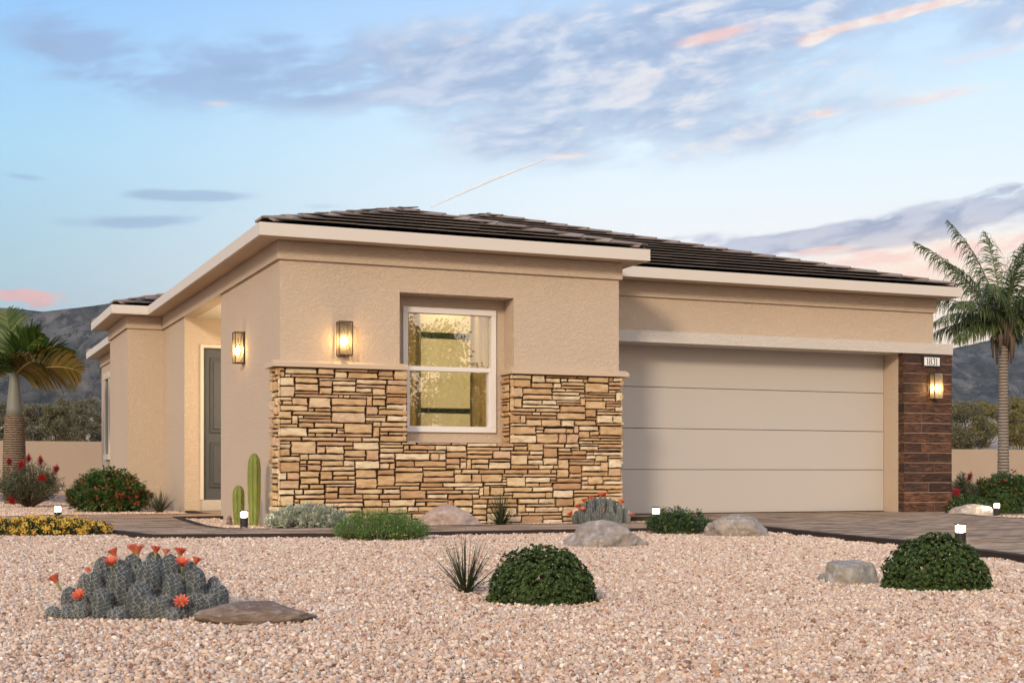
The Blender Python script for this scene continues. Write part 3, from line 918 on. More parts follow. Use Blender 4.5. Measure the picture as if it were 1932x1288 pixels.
drape(4.66, 5.10, YF + .50, 0.15, 2.74, 4, .022).build("curtain", M["curtain"], win)
drape(5.69, 6.20, YF + .50, 0.15, 2.74, 4, .022).build("curtain", M["curtain"], win)
sh = MB()
for a_, b_ in ((0.80, 1.235), (1.30, 2.075), (2.15, 2.72)): sh.box(5.06, 5.73, YF + .56, YF + .566, a_, b_)
sh.build("shade", M["shade"], win)
for a_, b_ in ((1.237, 1.298), (2.077, 2.148)):  # dark strips across the open gaps, painting the unlit room and mirrored foliage
    sh = MB(); sh.box(5.06, 5.73, YF + .557, YF + .569, a_, b_); sh.build("painted_gap", M["gapdark"], win)

# side window far back on the left wall
sw = empty("window"); sw.parent = house; sw.location = (-8, -21, 0)
g = MB(); xa = XL - .05
g.bbox(xa, XL - .001, 28.30, 28.42, .95, 2.45); g.bbox(xa, XL - .001, 29.0, 29.12, .95, 2.45); g.bbox(xa - .01, XL - .001, 28.24, 29.18, 2.45, 2.58); g.bbox(xa - .01, XL - .001, 28.24, 29.18, .84, .95)
g.build("window_frame", M["trimw"], sw)
g = MB(); g.box(XL - .02, XL - .001, 28.42, 29.0, .95, 2.45); g.build("pane", M["pane"], sw)

# entry door
dr = empty("front_door"); dr.parent = house; dr.location = (-8, -21, 0)
g = MB(); g.bbox(3.60, 3.645, 19.90, 20.0, .19, 2.372); g.bbox(4.575, 4.62, 19.90, 20.0, .19, 2.372); g.bbox(3.60, 4.62, 19.899, 20.0, 2.350, 2.395); g.build("door_frame", M["trimw"], dr)
g = MB(); X0, X1, Y = 3.645, 4.575, 19.955
g.box(X0, X1, Y, Y + .04, .19, 2.35)
for za, zb in ((.38, .99), (1.16, 2.20)):
    for xa, xb in ((X0 + .11, X0 + .43), (X0 + .50, X0 + .82)):
        g.box(xa, xb, Y - .012, Y - .001, za, zb); g.bbox(xa + .03, xb - .03, Y - .026, Y - .012, za + .03, zb - .03, .01)
        for q in ((xa - .014, xa - .002, za - .014, zb + .014), (xb + .002, xb + .014, za - .014, zb + .014)): g.bbox(q[0], q[1], Y - .022, Y - .001, q[2], q[3], .003)
        for q in ((za - .014, za - .002), (zb + .002, zb + .014)): g.bbox(xa, xb, Y - .022, Y - .001, q[0], q[1], .003)
g.build("door_panel", M["door"], dr)
g = MB(); g.tube([(4.49, Y - .03, 1.15), (4.49, Y - .06, 1.15), (4.40, Y - .06, 1.15)], .01, 8); g.lathe([(.03, -.02), (.03, .02)], 16, (4.49, Y - .015, 1.15)); g.build("handle", M["black"], dr)
g = MB(); g.box(3.62, 4.62, 19.90, 20.1, .02, .188); hpart(g, "door_sill", M["conc"])

# garage
gd = MB()
zs = [0.045, 0.612, 1.142, 1.672, 2.212]
gd0 = MB(); gd0.box(XR + .05, 12.25, YDOOR + .03, YDOOR + .06, 0.03, 2.25)
for a_, b_ in zip(zs[:-1], zs[1:]): gd.bbox(XR + .05, 12.245, YDOOR, YDOOR + .028, a_ + .0032, b_ - .0032, .004)
go = hpart(gd, "garage_door", M["garage"]); hpart(gd0, "door_backing", M["bark0"], go)
g = MB(); g.box(XR + .05, 12.245, YDOOR + .002, YDOOR + .028, .030, .049); hpart(g, "weather_strip", M["gap"], go)
PY, PX0, PX1 = 15.32, 12.256, 13.07
g = MB(); g.box(XR + .001, 13.075, PY - .012, YG - .001, 2.20, 2.343); g.box(XR + .001, 13.075, YG - .001, YDOOR + .2, 2.2, 2.258); hpart(g, "garage_canopy", M["beam"])
# plank clad pier beside the garage door
pl, gt = MB(), MB()
gt.box(PX0 + .008, PX1 - .008, PY + .008, YDOOR - .185, 0.0, 2.199)
gt.box(12.86, PX1 - .008, YDOOR - .185, 16.0, 0, 2.199)
rows = 16; rh = 2.165 / rows; rnd = random.Random(5)
for i in range(rows):
    z0_, z1_ = .034 + i * rh + .0045, .034 + (i + 1) * rh - .0045
    cuts = [PX0 - .002]
    q = rnd.choice((.26, .3, .36, .42, .52, 1.0))
    if q < 1: cuts.append(PX0 + q)
    cuts.append(PX1)
    for a_, b_ in zip(cuts[:-1], cuts[1:]):
        dz = rnd.uniform(-.002, .002)
        pl.bbox(a_ + .004, b_ - .004, PY + dz, PY + .012, z0_, z1_, .002)
    pl.bbox(PX0 - .004 + rnd.uniform(-.002, 0), PX0 + .008, PY + .014, YDOOR - .19, z0_, z1_, .002)
    pl.bbox(PX1 - .008, PX1 + .004, PY + .014, 16.0, z0_, z1_, .002)
hpart(gt, "pier_grout", M["grout"]); hpart(pl, "pier_cladding", M["plank"])

# interior lamp of the front room, porch lamp glow, unseen fill added at the window
for nm, loc, e_, sz in (("room_lamp", (5.38, 15.95, 1.65), 270, .12), ("porch_lamp", (4.7, 18.3, 1.9), 72, .10), ("window_fill", (5.4, 14.66, 2.66), 30, .04)):
    l = bpy.data.lights.new(nm, "POINT"); l.energy = e_; l.color = (1.0, 0.80, 0.50) if nm != "room_lamp" else (1.0, 0.85, 0.60); l.shadow_soft_size = sz
    lo = bpy.data.objects.new(nm, l); COL.objects.link(lo); lo.location = loc


# ------------------------------------------------------------------ wall lanterns
def lantern():
    r = empty("wall_lantern")                 # back on y = 0, facing -y
    g = MB(); g.bbox(-.062, .062, -.016, -.001, -.185, .185, .003); g.build("back_plate", M["bronze"], r)
    g = MB(); d0, d1, hw, hh = -.115, -.018, .072, .175; q = .0045
    for x in (-hw, hw):
        for y in (d0, d1): g.box(x - q, x + q, y - q, y + q, -hh, hh)
    for z in (-hh, hh):
        g.box(-hw + q, hw - q, d0 - q, d0 + q, z - q, z + q); g.box(-hw - q, hw + q, d0 + q + .0005, d1 + .012, z - q * .8, z + q * .8) if z > 0 else (g.box(-hw - q, -hw + q, d0 + q, d1 - q, z - q, z + q), g.box(hw - q, hw + q, d0 + q, d1 - q, z - q, z + q), g.box(-.02, .02, d0 + q, d1 + .012, z - q, z + q))
    g.build("cage", M["bronze"], r)
    g = MB(); g.box(-hw + .006, hw - .006, d0 - .001, d0 + .001, -hh + .006, hh - .006)
    for x in (-hw, hw): g.box(x - .001, x + .001, d0 + .006, d1 - .006, -hh + .006, hh - .006)
    g.build("glass_pane", M["lglass"], r)
    g = MB(); g.lathe([(.009, .02), (.009, .10), (.004, .11)], 10, (0, -.066, 0)); g.tube([(0, -.066, .10), (0, -.066, .172)], .003, 6); g.build("socket", M["bronze"], r)
    g = MB(); g.lathe([(.006, .018), (.014, -.005), (.017, -.03), (.014, -.055), (.006, -.075)], 12, (0, -.066, 0)); g.build("bulb", M["bulb"], r, True)
    return r


LG = "lit glass box lanterns on the house walls"
l0 = lantern(); l0.location = (4.055, YF, 1.975)
tag(l0, "lit box lantern on the front stucco wall above the ledge stone", "wall lamp", LG)
l1 = copy_tree(l0); l1.location = (XL, 15.95, 2.005); l1.rotation_euler.z = R(-90)
tag(l1, "lit box lantern on the left side wall between the porch and the corner", "wall lamp", LG)
l2 = copy_tree(l0); l2.location = (12.745, PY - .002, 1.757)
tag(l2, "lit box lantern on the brown plank pier below the house number", "wall lamp", LG)

# ------------------------------------------------------------------ house number
pq = empty("number_plaque", (12.705, PY - .003, 2.1))
tag(pq, "small white house number plaque in a black frame reading 1831", "house number")
g = MB(); g.bbox(-.152, .152, -.02, 0, -.083, .083, .004); g.build("plaque_frame", M["black"], pq)
g = MB(); g.box(-.130, .130, -.0235, -.0205, -.062, .050); fc = g.build("sign_face", M["sign"], pq)


def arc(cx_, cy_, rx, ry, a0, a1, n=20):
    return [(cx_ + rx * math.cos(R(a0 + (a1 - a0) * i / n)), cy_ + ry * math.sin(R(a0 + (a1 - a0) * i / n))) for i in range(n + 1)]


def stroke(g, pts, wf, x0, s):
    """Flat stroke with width wf(i/n) in letter units, letter height 1, on the sign face."""
    V, F = [], []
    n = len(pts)
    for i, (x, y) in enumerate(pts):
        a = Vector(pts[max(i - 1, 0)]); b_ = Vector(pts[min(i + 1, n - 1)]); t = (b_ - a).normalized(); nn = Vector((-t.y, t.x)) * wf(i / (n - 1)) / 2
        for sg in (1, -1):
            V.append((x0 + (x + nn.x * sg) * s, 0, (y + nn.y * sg) * s))
    V = [(x, -.0255, z) for x, _, z in V]
    for i in range(n - 1): F.append((2 * i, 2 * i + 1, 2 * i + 3, 2 * i + 2))
    g.add(V, F)


g = MB(); s_ = .092; zb = -.052
def digit(ch, x0):
    g0 = MB()
    if ch == "1":
        stroke(g0, [(.22, .03), (.22, .97)], lambda t: .13, x0, s_)
        stroke(g0, [(.03, .83), (.12, .88), (.22, .96)], lambda t: .06, x0, s_); stroke(g0, [(.05, .02), (.39, .02)], lambda t: .05, x0, s_)
    if ch == "8":
        stroke(g0, arc(.25, .74, .19, .22, 0, 360, 28), lambda t: .06 + .07 * abs(math.cos(2 * math.pi * t)), x0, s_)
        stroke(g0, arc(.25, .265, .22, .245, 0, 360, 28), lambda t: .06 + .08 * abs(math.cos(2 * math.pi * t)), x0, s_)
    if ch == "3":
        stroke(g0, arc(.22, .75, .20, .21, 155, -85, 22), lambda t: .06 + .07 * math.sin(math.pi * t), x0, s_)
        stroke(g0, arc(.21, .27, .23, .255, 85, -150, 24), lambda t: .06 + .08 * math.sin(math.pi * t), x0, s_)
    for V in g0.v: V[:, 2] += zb
    for v, in zip(g0.v): pass
    base = g.n
    for V in g0.v: g.v.append(V)
    for f_ in g0.f: g.f.append([i + base for i in f_])
    g.n += g0.n


for ch, x0 in zip("1831", (-.098, -.052, .004, .056)): digit(ch, x0)
g.build("lettering", M["black"], pq)
# ------------------------------------------------------------------ path lights
def path_light(h=.19):
    r = empty("path_light")
    k = h / .19
    g = MB(); g.lathe([(.052, 0), (.052, .008), (.040, .010), (.040, .112 * k), (.043, .114 * k), (.043, .118 * k)], 24); g.build("post", M["black"], r)
    g = MB(); g.lathe([(.038, .1185 * k), (.0405, .123 * k), (.0405, .172 * k), (.038, .174 * k)], 24); g.build("lens", M["lens"], r, False)
    g = MB(); g.lathe([(.043, .1745 * k), (.043, .184 * k), (.03, .187 * k)], 24); g.build("lamp_cap", M["bronze"], r)
    return r


PLG = "lit round path lights in the front yard"
pl0 = path_light()
spots = [(at(460.5, 14.0), 1.0, "lit path light in front of the two columnar cacti"), (at(109, 15.6), 1.1, "lit path light behind the yellow flowering ground cover"),
         (at(1237.5, 14.75), 1.1, "lit path light beside the dark green shrub and the garage corner"), (at(1812, 10.45), .98, "lit path light behind the large clipped shrub at the driveway edge"),
         (at(1880.5, 17.9), 1.0, "lit path light beside the pale boulder across the driveway")]
for i, (p_, k, lab) in enumerate(spots):
    o = pl0 if i == 0 else copy_tree(pl0)
    o.location = p_; o.scale = (1, 1, k); tag(o, lab, "path light", PLG)


# ------------------------------------------------------------------ boulders
def rock(name, loc, w, d, h, mat, label, seed, rz=0.0, cuts=9, flat=0.0, rough=.05, group=None, sink=.25, peak=0.0):
    import bmesh
    bm = bmesh.new(); bmesh.ops.create_icosphere(bm, subdivisions=5, radius=1.0)
    rnd = random.Random(seed)
    planes = []
    for _ in range(cuts):
        a = rnd.uniform(0, 2 * math.pi); e = rnd.uniform(-.15, .95)
        planes.append((Vector((math.cos(a) * math.cos(e), math.sin(a) * math.cos(e), math.sin(e))).normalized(), rnd.uniform(.70, .92)))
    if flat: planes.append((Vector((rnd.uniform(-.08, .08), rnd.uniform(-.1, .02), 1)).normalized(), flat))
    for v in bm.verts:
        p = v.co.copy()
        for n, dd in planes:
            q = p.dot(n) - dd
            if q > 0: p -= n * q * .9
        s0 = Vector((seed * 3.1, 0, 0))
        p += v.co * (mnoise.fractal(v.co * 1.6 + s0, 1.0, 2.0, 4) * rough * 2.2 + mnoise.fractal(v.co * 6 + s0, .8, 2.0, 4) * rough * .5)
        if peak: p.z += peak * math.exp(-((p.x - .05) ** 2 + p.y ** 2) * 3.5) 
        v.co = p
    xs = [v.co.x for v in bm.verts]; ys = [v.co.y for v in bm.verts]; zs_ = [v.co.z for v in bm.verts]
    zlo = -sink; zhi = max(zs_)
    for v in bm.verts:
        v.co = Vector(((v.co.x - (max(xs) + min(xs)) / 2) * w / (max(xs) - min(xs)), (v.co.y - (max(ys) + min(ys)) / 2) * d / (max(ys) - min(ys)), max(v.co.z - zlo, -.12) * h / (zhi - zlo)))
    me = bpy.data.meshes.new(name); bm.to_mesh(me); bm.free()
    o = link_mesh(name, me, mat, None, True); o.location = loc; o.rotation_euler.z = rz
    tag(o, label, "boulder", group); return o


RK = "boulders in the gravel yard"
VA = -YAW
rock("boulder", at(1143, 10.55), .66, .50, .207, M["rock"], "broad grey boulder in the open gravel in front of the pale far cactus clump", 3, VA, 15, 0, .05, RK, .12, .05)
rock("boulder", at(1391, 12.3), .63, .46, .205, M["rock"], "grey boulder at the driveway edge right of the dark green shrub", 8, VA, 14, 0, .05, RK, .12, .05)
rock("boulder", at(843, 14.35), .78, .45, .245, M["rockpink"], "mauve grey boulder against the ledge stone wall below the window", 12, VA, 13, 0, .045, RK, .1, .03)
rock("boulder", at(1608, 6.98), .27, .22, .118, M["rockgrey"], "small angular grey boulder beside the clipped shrub on the right", 21, VA + .3, 12, .62, .04, RK, .2)
rock("boulder", at(1565, 7.15), .12, .10, .05, M["rockgrey"], "little low grey stone against the small angular boulder", 23, VA, 8, 0, .04, RK, .2)
rock("boulder", at(1832, 18.15), .64, .45, .165, M["rockpale"], "pale cream boulder beside the plank pier across the driveway", 31, VA, 10, 0, .04, RK, .1, .05)
rock("flat_rock", at(482, 5.17), .46, .27, .078, M["slab"], "flat brown layered slab rock at the foot of the flowering cactus", 43, VA + .06, 2, .93, .03, RK, .50)
rock("boulder", at(433, 14.75), .075, .07, .12, M["slab"], "small upright brown stone beside the columnar cactus", 47, VA, 8, 0, .05, RK, .3)

# ------------------------------------------------------------------ cacti
m, t = material("hedgehog_cactus_skin"); M["cact"] = m
co = t.coord()
n = t.noise(co, 9, 4)
t.out(t.principled(t.mix(n, (0.040, 0.052, 0.056), (0.092, 0.112, 0.118)), 0.75, t.bump(t.noise(co, 120, 2), .4, .004), .2))
M["spine"] = plain("pale_spines", (0.50, 0.48, 0.43), 0.7, 0.2, 0.15, 30)
M["spinegold"] = plain("gold_spines", (0.62, 0.50, 0.26), 0.7, 0.2, 0.15, 30)
m, t = material("orange_red_petal"); M["petal"] = m
c = t.ramp(t.island(), [(0, (0.66, 0.12, 0.06)), (.5, (0.80, 0.21, 0.11)), (1, (0.86, 0.34, 0.21))])
tl = t.new("ShaderNodeBsdfTranslucent"); t.set(tl, "Color", c)
t.out(t.mixsh(.3, t.principled(c, .55), tl.outputs[0]))
M["ftube"] = plain("green_flower_tube", (0.22, 0.28, 0.12), .7, .2, .3, 60)
M["fbase"] = plain("flower_centre", (0.72, 0.62, 0.40), .7, .2, .1)


def stem_profile(r, h, s):
    """radius and height along a dome topped stem, s in 0..1"""
    z = h * s
    if h < 2.3 * r:
        return r * math.sqrt(max(0, 1 - ((s - .36) / .64) ** 2)), z
    q = .58 if h < 2.6 * r else .66
    if s < .30: k = .74 + .26 * math.sin(s / .30 * math.pi / 2)
    elif s < 1 - (1 - q) * 1.35: k = 1.0
    else: k = math.sqrt(max(0, 1 - ((s - (1 - (1 - q) * 1.35)) / ((1 - q) * 1.35)) ** 2))
    return r * k, z


def barrel_stem(r, h, ribs, seed, spine_len=.028, lean=(0, 0), nz=15):
    """ribbed body mesh arrays and spine arrays"""
    rnd = random.Random(seed)
    ph = rnd.uniform(0, 6.28)
    nk = ribs * 4; V, F = [], []
    for i in range(nz + 1):
        s = i / nz; rr, z = stem_profile(r, h, s)
        rr = max(rr, .0008)
        for k in range(nk):
            q = 2 * math.pi * k / nk
            rib = 1 - .20 * (.5 - .5 * math.cos(ribs * q)) ** 0.8
            V.append((rr * rib * math.cos(q + ph) + lean[0] * z, rr * rib * math.sin(q + ph) + lean[1] * z, z))
    for i in range(nz):
        for k in range(nk): F.append((i * nk + k, i * nk + (k + 1) % nk, (i + 1) * nk + (k + 1) % nk, (i + 1) * nk + k))
    F.append(tuple(range(nz * nk, (nz + 1) * nk)))
    P, D, N = [], [], []
    na = max(7, int(h / .0145))
    for j in range(ribs):
        q = ph + 2 * math.pi * j / ribs
        for i in range(na):
            s = (i + .5 + .3 * (j % 2)) / na
            if s > .99: continue
            q = ph + 2 * math.pi * (j + rnd.uniform(-.22, .22)) / ribs
            rr, z = stem_profile(r, h, s)
            r2, z2 = stem_profile(r, h, min(1, s + .03))
            nr = Vector((math.cos(q), math.sin(q), 0)); tz = Vector(((r2 - rr) * nr.x, (r2 - rr) * nr.y, z2 - z)).normalized()
            tang = Vector((-nr.y, nr.x, 0)); nor = tang.cross(tz).normalized()
            c0 = Vector((rr * nr.x + lean[0] * z, rr * nr.y + lean[1] * z, z))
            for kk in range(4):
                a = 2 * math.pi * (kk + rnd.random() * .6) / 4
                d = (tang * math.cos(a) * 1.1 + tz * math.sin(a) + nor * rnd.uniform(.25, .7)).normalized()
                P.append(c0); D.append(d * spine_len * (rnd.uniform(.8, 1.25) if kk < 2 and rnd.random() < .55 else rnd.uniform(.34, .58))); N.append(nor)
    return V, F, np.array([tuple(x) for x in P]), np.array([tuple(x) for x in D]), np.array([tuple(x) for x in N])


def spine_arrays(P, D, N, wd=.0011, bend=.25):
    n = len(P); L = np.linalg.norm(D, axis=1, keepdims=True); Dn = unit(D); Sd = unit(np.cross(Dn, N + 1e-3)); U = np.cross(Sd, Dn)
    mid = P + D * .5; tip = P + D - N * L * bend
    V = np.stack([P + Sd * wd, P - Sd * wd, mid + Sd * wd * .8, mid - Sd * wd * .8, tip], 1).reshape(-1, 3)
    b = np.arange(n) * 5
    F = np.concatenate([np.stack([b, b + 1, b + 3], 1), np.stack([b, b + 3, b + 2], 1), np.stack([b + 2, b + 3, b + 4], 1)])
    return V, F


def cactus_flower(parent, pos, direction, size, openness=.6, seed=0):
    rnd = random.Random(seed)
    d = Vector(direction).normalized()
    pos = tuple(Vector(pos) - d * 1.25 * size)
    rot = d.to_track_quat("Z", "Y").to_matrix()
    fl = empty("flower", pos); fl.parent = parent; fl.rotation_euler = rot.to_euler()
    g = MB(); g.lathe([(.10 * size, -.1 * size), (.12 * size, .25 * size), (.15 * size, .6 * size), (.20 * size, .85 * size)], 12); g.build("flower_tube", M["ftube"], fl, True)
    V, F, n = [], [], 0
    for ring, (cnt, op, ln) in enumerate(((11, openness * .62, 1.15), (9, openness * .45, 1.15), (6, openness * .28, 1.0))):
        for k in range(cnt):
            a = 2 * math.pi * (k + .5 * ring + rnd.uniform(-.15, .15)) / cnt
            o_ = Vector((math.cos(a), math.sin(a), 0)); tn = Vector((-o_.y, o_.x, 0))
            pw = .30 * size
            base = o_ * .13 * size + Vector((0, 0, .75 * size))
            pts = []
            for i, (l, wv_) in enumerate(((0, .5), (.35, .95), (.7, 1.1), (1.0, .55), (1.1, .05))):
                ang = op * (.3 + .9 * l)
                c0 = base + (o_ * math.sin(ang) + Vector((0, 0, math.cos(ang)))) * l * .9 * size * ln
                pts += [c0 + tn * pw * wv_ * .5 + o_ * .02 * size, c0 - o_ * .015 * size * wv_, c0 - tn * pw * wv_ * .5 + o_ * .02 * size]
            V += [tuple(x) for x in pts]
            for i in range(4):
                b_ = n + 3 * i
                F += [(b_, b_ + 1, b_ + 4, b_ + 3), (b_ + 1, b_ + 2, b_ + 5, b_ + 4)]
            n += 15
    g = MB(); g.add(V, F); g.build("petals", M["petal"], fl, True)
    g = MB(); g.lathe([(.05 * size, .7 * size), (.09 * size, 1.0 * size), (.05 * size, 1.08 * size)], 10); g.build("flower_centre", M["fbase"], fl, True)


def hedgehog(name, loc, stems, flowers, label, seed, spine_w, spine_len, group, scale=1.0, spine_mat="spine"):
    """stems: (x across, y away, r, h, zbase) in the viewer's frame; flowers: (x, y, z, dir, size, open)."""
    root = empty(name, loc, -YAW)
    tag(root, label, "cactus", group)
    for i, (x, y, r, h, zb_) in enumerate(stems):
        ln = (x * .25, y * .25)
        V, F, P, D, N = barrel_stem(r, h, max(10, int(r / .0044)), seed * 100 + i, spine_len, ln)
        g = MB(); g.add(V, F)
        so_ = g.build("stem", M["cact"], root, True); so_.location = (x, y, zb_)
        sv_, sf_ = spine_arrays(P, D, N, spine_w)
        link_mesh("spines", np_mesh(sv_, sf_), M[spine_mat], so_)
    for i, (x, y, z, d, sz, op) in enumerate(flowers):
        cactus_flower(root, (x, y, z), d, sz, op, seed + i)
    return root


# the big one in front, laid out across (x, metres from its centre), depth and base height
d_ = 5.3
def fx(u): return wpx(u - 265, d_)
def fz(v): return wpx(1166 - v, d_)
ST_ALL = [  # (centre bearing, top, half width px, depth offset, base z)
    (278, 1095, 27, -.10, 0), (208, 1107, 20, -.11, 0), (242, 1141, 18, -.15, 0), (322, 1119, 16, -.12, 0), (346, 1141, 17, -.15, 0), (172, 1131, 14, -.13, 0), (148, 1139, 16, -.12, 0),
    (140, 1106, 19, -.04, 0), (113, 1141, 14, -.08, 0), (122, 1148, 12, -.12, 0), (182, 1077, 20, -.01, .02), (160, 1092, 15, .0, .01), (232, 1068, 24, -.02, .03), (280, 1056, 28, .0, .04), (330, 1082, 20, -.03, .02), (364, 1070, 24, .02, .02),
    (380, 1117, 17, -.08, 0), (397, 1122, 14, -.06, 0), (410, 1102, 21, -.0, 0), (188, 1051, 22, .06, .04), (240, 1047, 22, .08, .06), (275, 1043, 20, .11, .06), (310, 1047, 23, .08, .05), (365, 1112, 20, -.11, 0),
    (262, 1068, 20, .05, .04), (345, 1060, 18, .08, .03), (215, 1058, 18, .09, .04), (150, 1085, 15, .08, .01), (392, 1090, 17, .08, .01), (300, 1070, 20, .04, .03), (200, 1085, 18, .03, .01), (352, 1098, 16, -.06, 0), (302, 1122, 14, -.13, 0), (225, 1100, 16, -.06, 0)]
ST = [q for k_, q in enumerate(ST_ALL) if k_ not in (9, 23, 31, 33)]
stems = [(fx(u), dy, wpx(hw * (.92 + .14 * ((u * 13) % 7) / 6), d_), max(.04, fz(v) - zb_), zb_) for (u, v, hw, dy, zb_) in ST]
FL = [(110, 1092, -.05, (-.55, 0, 1), .042, .75), (158, 1080, .05, (-.5, .3, 1), .026, .4), (166, 1120, -.12, (-.25, -.9, .9), .038, .9), (207, 1045, .05, (-.4, 0, 1), .040, .7), (216, 1060, -.05, (.05, -.5, 1), .042, .85),
      (248, 1040, .08, (.0, 0, 1), .048, .75), (236, 1038, .10, (-.35, .3, 1), .034, .8), (283, 1040, .09, (.05, 0, 1), .038, .75), (300, 1046, .11, (.1, .2, 1), .030, .6), (332, 1043, .08, (.08, 0, 1), .042, .9), (347, 1062, -.02, (.1, -.55, 1), .042, .85),
      (366, 1060, .05, (.3, .1, 1), .036, .75), (362, 1130, -.16, (.1, -.9, .8), .040, .95)]
flowers = [(fx(u), dy, fz(v), dr_, sz * .86, op) for (u, v, dy, dr_, sz, op) in FL]
CG = "flowering hedgehog cactus clumps"
hedgehog("hedgehog_cactus", at(265, 5.36), stems, flowers, "large grey spiny cactus clump with orange red flowers in the front gravel", 5, .00045, .034, CG)

d_ = 15.2
def fx(u): return wpx(u - 1133, d_)
def fz(v): return wpx(989 - v, d_)
ST2 = [(1085, 968, 8, -.10, 0), (1098, 960, 9, -.14, 0), (1112, 956, 10, -.16, 0), (1130, 952, 11, -.17, 0), (1148, 953, 10, -.16, 0), (1165, 955, 9, -.13, 0), (1180, 960, 8, -.10, 0), (1100, 948, 9, -.04, 0), (1116, 940, 10, -.03, .02), (1133, 936, 11, -.02, .03), (1150, 938, 10, -.03, .02),
       (1166, 946, 9, -.04, 0), (1108, 944, 8, .06, .02), (1124, 937, 9, .07, .03), (1142, 937, 9, .07, .03), (1158, 942, 8, .06, .02), (1090, 962, 8, .0, 0), (1178, 956, 8, .0, 0), (1122, 962, 8, -.20, 0), (1140, 966, 8, -.20, 0), (1105, 968, 8, -.18, 0), (1158, 968, 8, -.18, 0)]
stems = [(fx(u), dy, wpx(hw * (.74 + .2 * ((k_ * 7) % 5) / 4), d_), max(.04, fz(v) - zb_), zb_) for k_, (u, v, hw, dy, zb_) in enumerate(ST2)]
FL2 = [(1076, 968, -.1, (-.6, -.2, 1), .055, .8), (1090, 954, -.06, (-.5, -.1, 1), .055, .8), (1103, 944, 0, (-.2, 0, 1), .055, .7), (1116, 938, .02, (-.1, 0, 1), .05, .7), (1134, 934, .02, (0, -.2, 1), .06, .8), (1141, 932, .05, (.1, 0, 1), .05, .7), (1131, 962, -.18, (0, -.8, .9), .055, .9), (1172, 946, -.02, (.35, 0, 1), .055, .8), (1190, 970, -.05, (.6, -.1, 1), .055, .8), (1099, 960, -.15, (-.2, -.6, 1), .045, .8)]
flowers = [(fx(u), dy, fz(v), dr_, sz, op) for (u, v, dy, dr_, sz, op) in FL2]
hedgehog("hedgehog_cactus", at(1133, 15.15), stems, flowers, "pale grey cactus clump with coral flowers at the right end of the stone wall", 9, .0006, .026, CG)

# columnar cactus beside the corner
m, t = material("green_column_cactus"); M["col"] = m
co = t.coord(); n = t.noise(co, 5, 4)
t.out(t.principled(t.mix(n, (0.10, 0.135, 0.022), (0.21, 0.25, 0.05)), .55, t.bump(t.noise(co, 50, 3), .2, .004), .35))
cc = empty("columnar_cactus", at(468, 14.45)); tag(cc, "green ribbed columnar cactus with one tall and one short stem beside the stone corner", "cactus")


def column_stem(x, y, r, h, seed, ribs=8):
    rnd = random.Random(seed); nk = ribs * 6; nz = 26; V, F = [], []
    ph = rnd.uniform(0, 1)
    def prof(s):
        k = .62 + .38 * min(1, s / .45) ** .8
        if s > .80: k *= math.sqrt(max(0, 1 - ((s - .80) / .20) ** 2)) * .97 + .03 * (1 - s)
        return r * k
    for i in range(nz + 1):
        s = i / nz; s = 1 - (1 - s) ** 1.25; rr = max(prof(s), .001)
        for k in range(nk):
            q = 2 * math.pi * k / nk; rib = 1 - .24 * abs(math.sin(ribs * q / 2))
            V.append((rr * rib * math.cos(q + ph), rr * rib * math.sin(q + ph), h * s))
    for i in range(nz):
        for k in range(nk): F.append((i * nk + k, i * nk + (k + 1) % nk, (i + 1) * nk + (k + 1) % nk, (i + 1) * nk + k))
    F.append(tuple(range(nz * nk, (nz + 1) * nk)))
    g = MB(); g.add(V, F); o = g.build("stem", M["col"], cc, True); o.location = (x, y, 0)
    P, D, N = [], [], []
    for j in range(ribs):
        q = ph + 2 * math.pi * (j + .5 - .5) / ribs
        na = int(h / .024)
        for i in range(na):
            s = (i + .5) / na; rr = prof(s); nr = Vector((math.cos(q), math.sin(q), 0)); c0 = nr * rr + Vector((0, 0, h * s))
            for kk in range(7):
                d = (nr * .7 + Vector((rnd.uniform(-1, 1), rnd.uniform(-1, 1), rnd.uniform(-1, 1))) * .8).normalized()
                P.append(tuple(c0)); D.append(tuple(d * rnd.uniform(.010, .020))); N.append(tuple(nr))
    sv_, sf_ = spine_arrays(np.array(P), np.array(D), np.array(N), .0011, .1)
    link_mesh("spines", np_mesh(sv_, sf_), M["spinegold"], o)


def rel(b, d, root): q = at(b, d) - root.location; return q.x, q.y
x, y = rel(479.5, 14.6, cc); column_stem(x, y, .072, .775, 1)
x, y = rel(450, 14.75, cc); column_stem(x, y, .066, .435, 2)


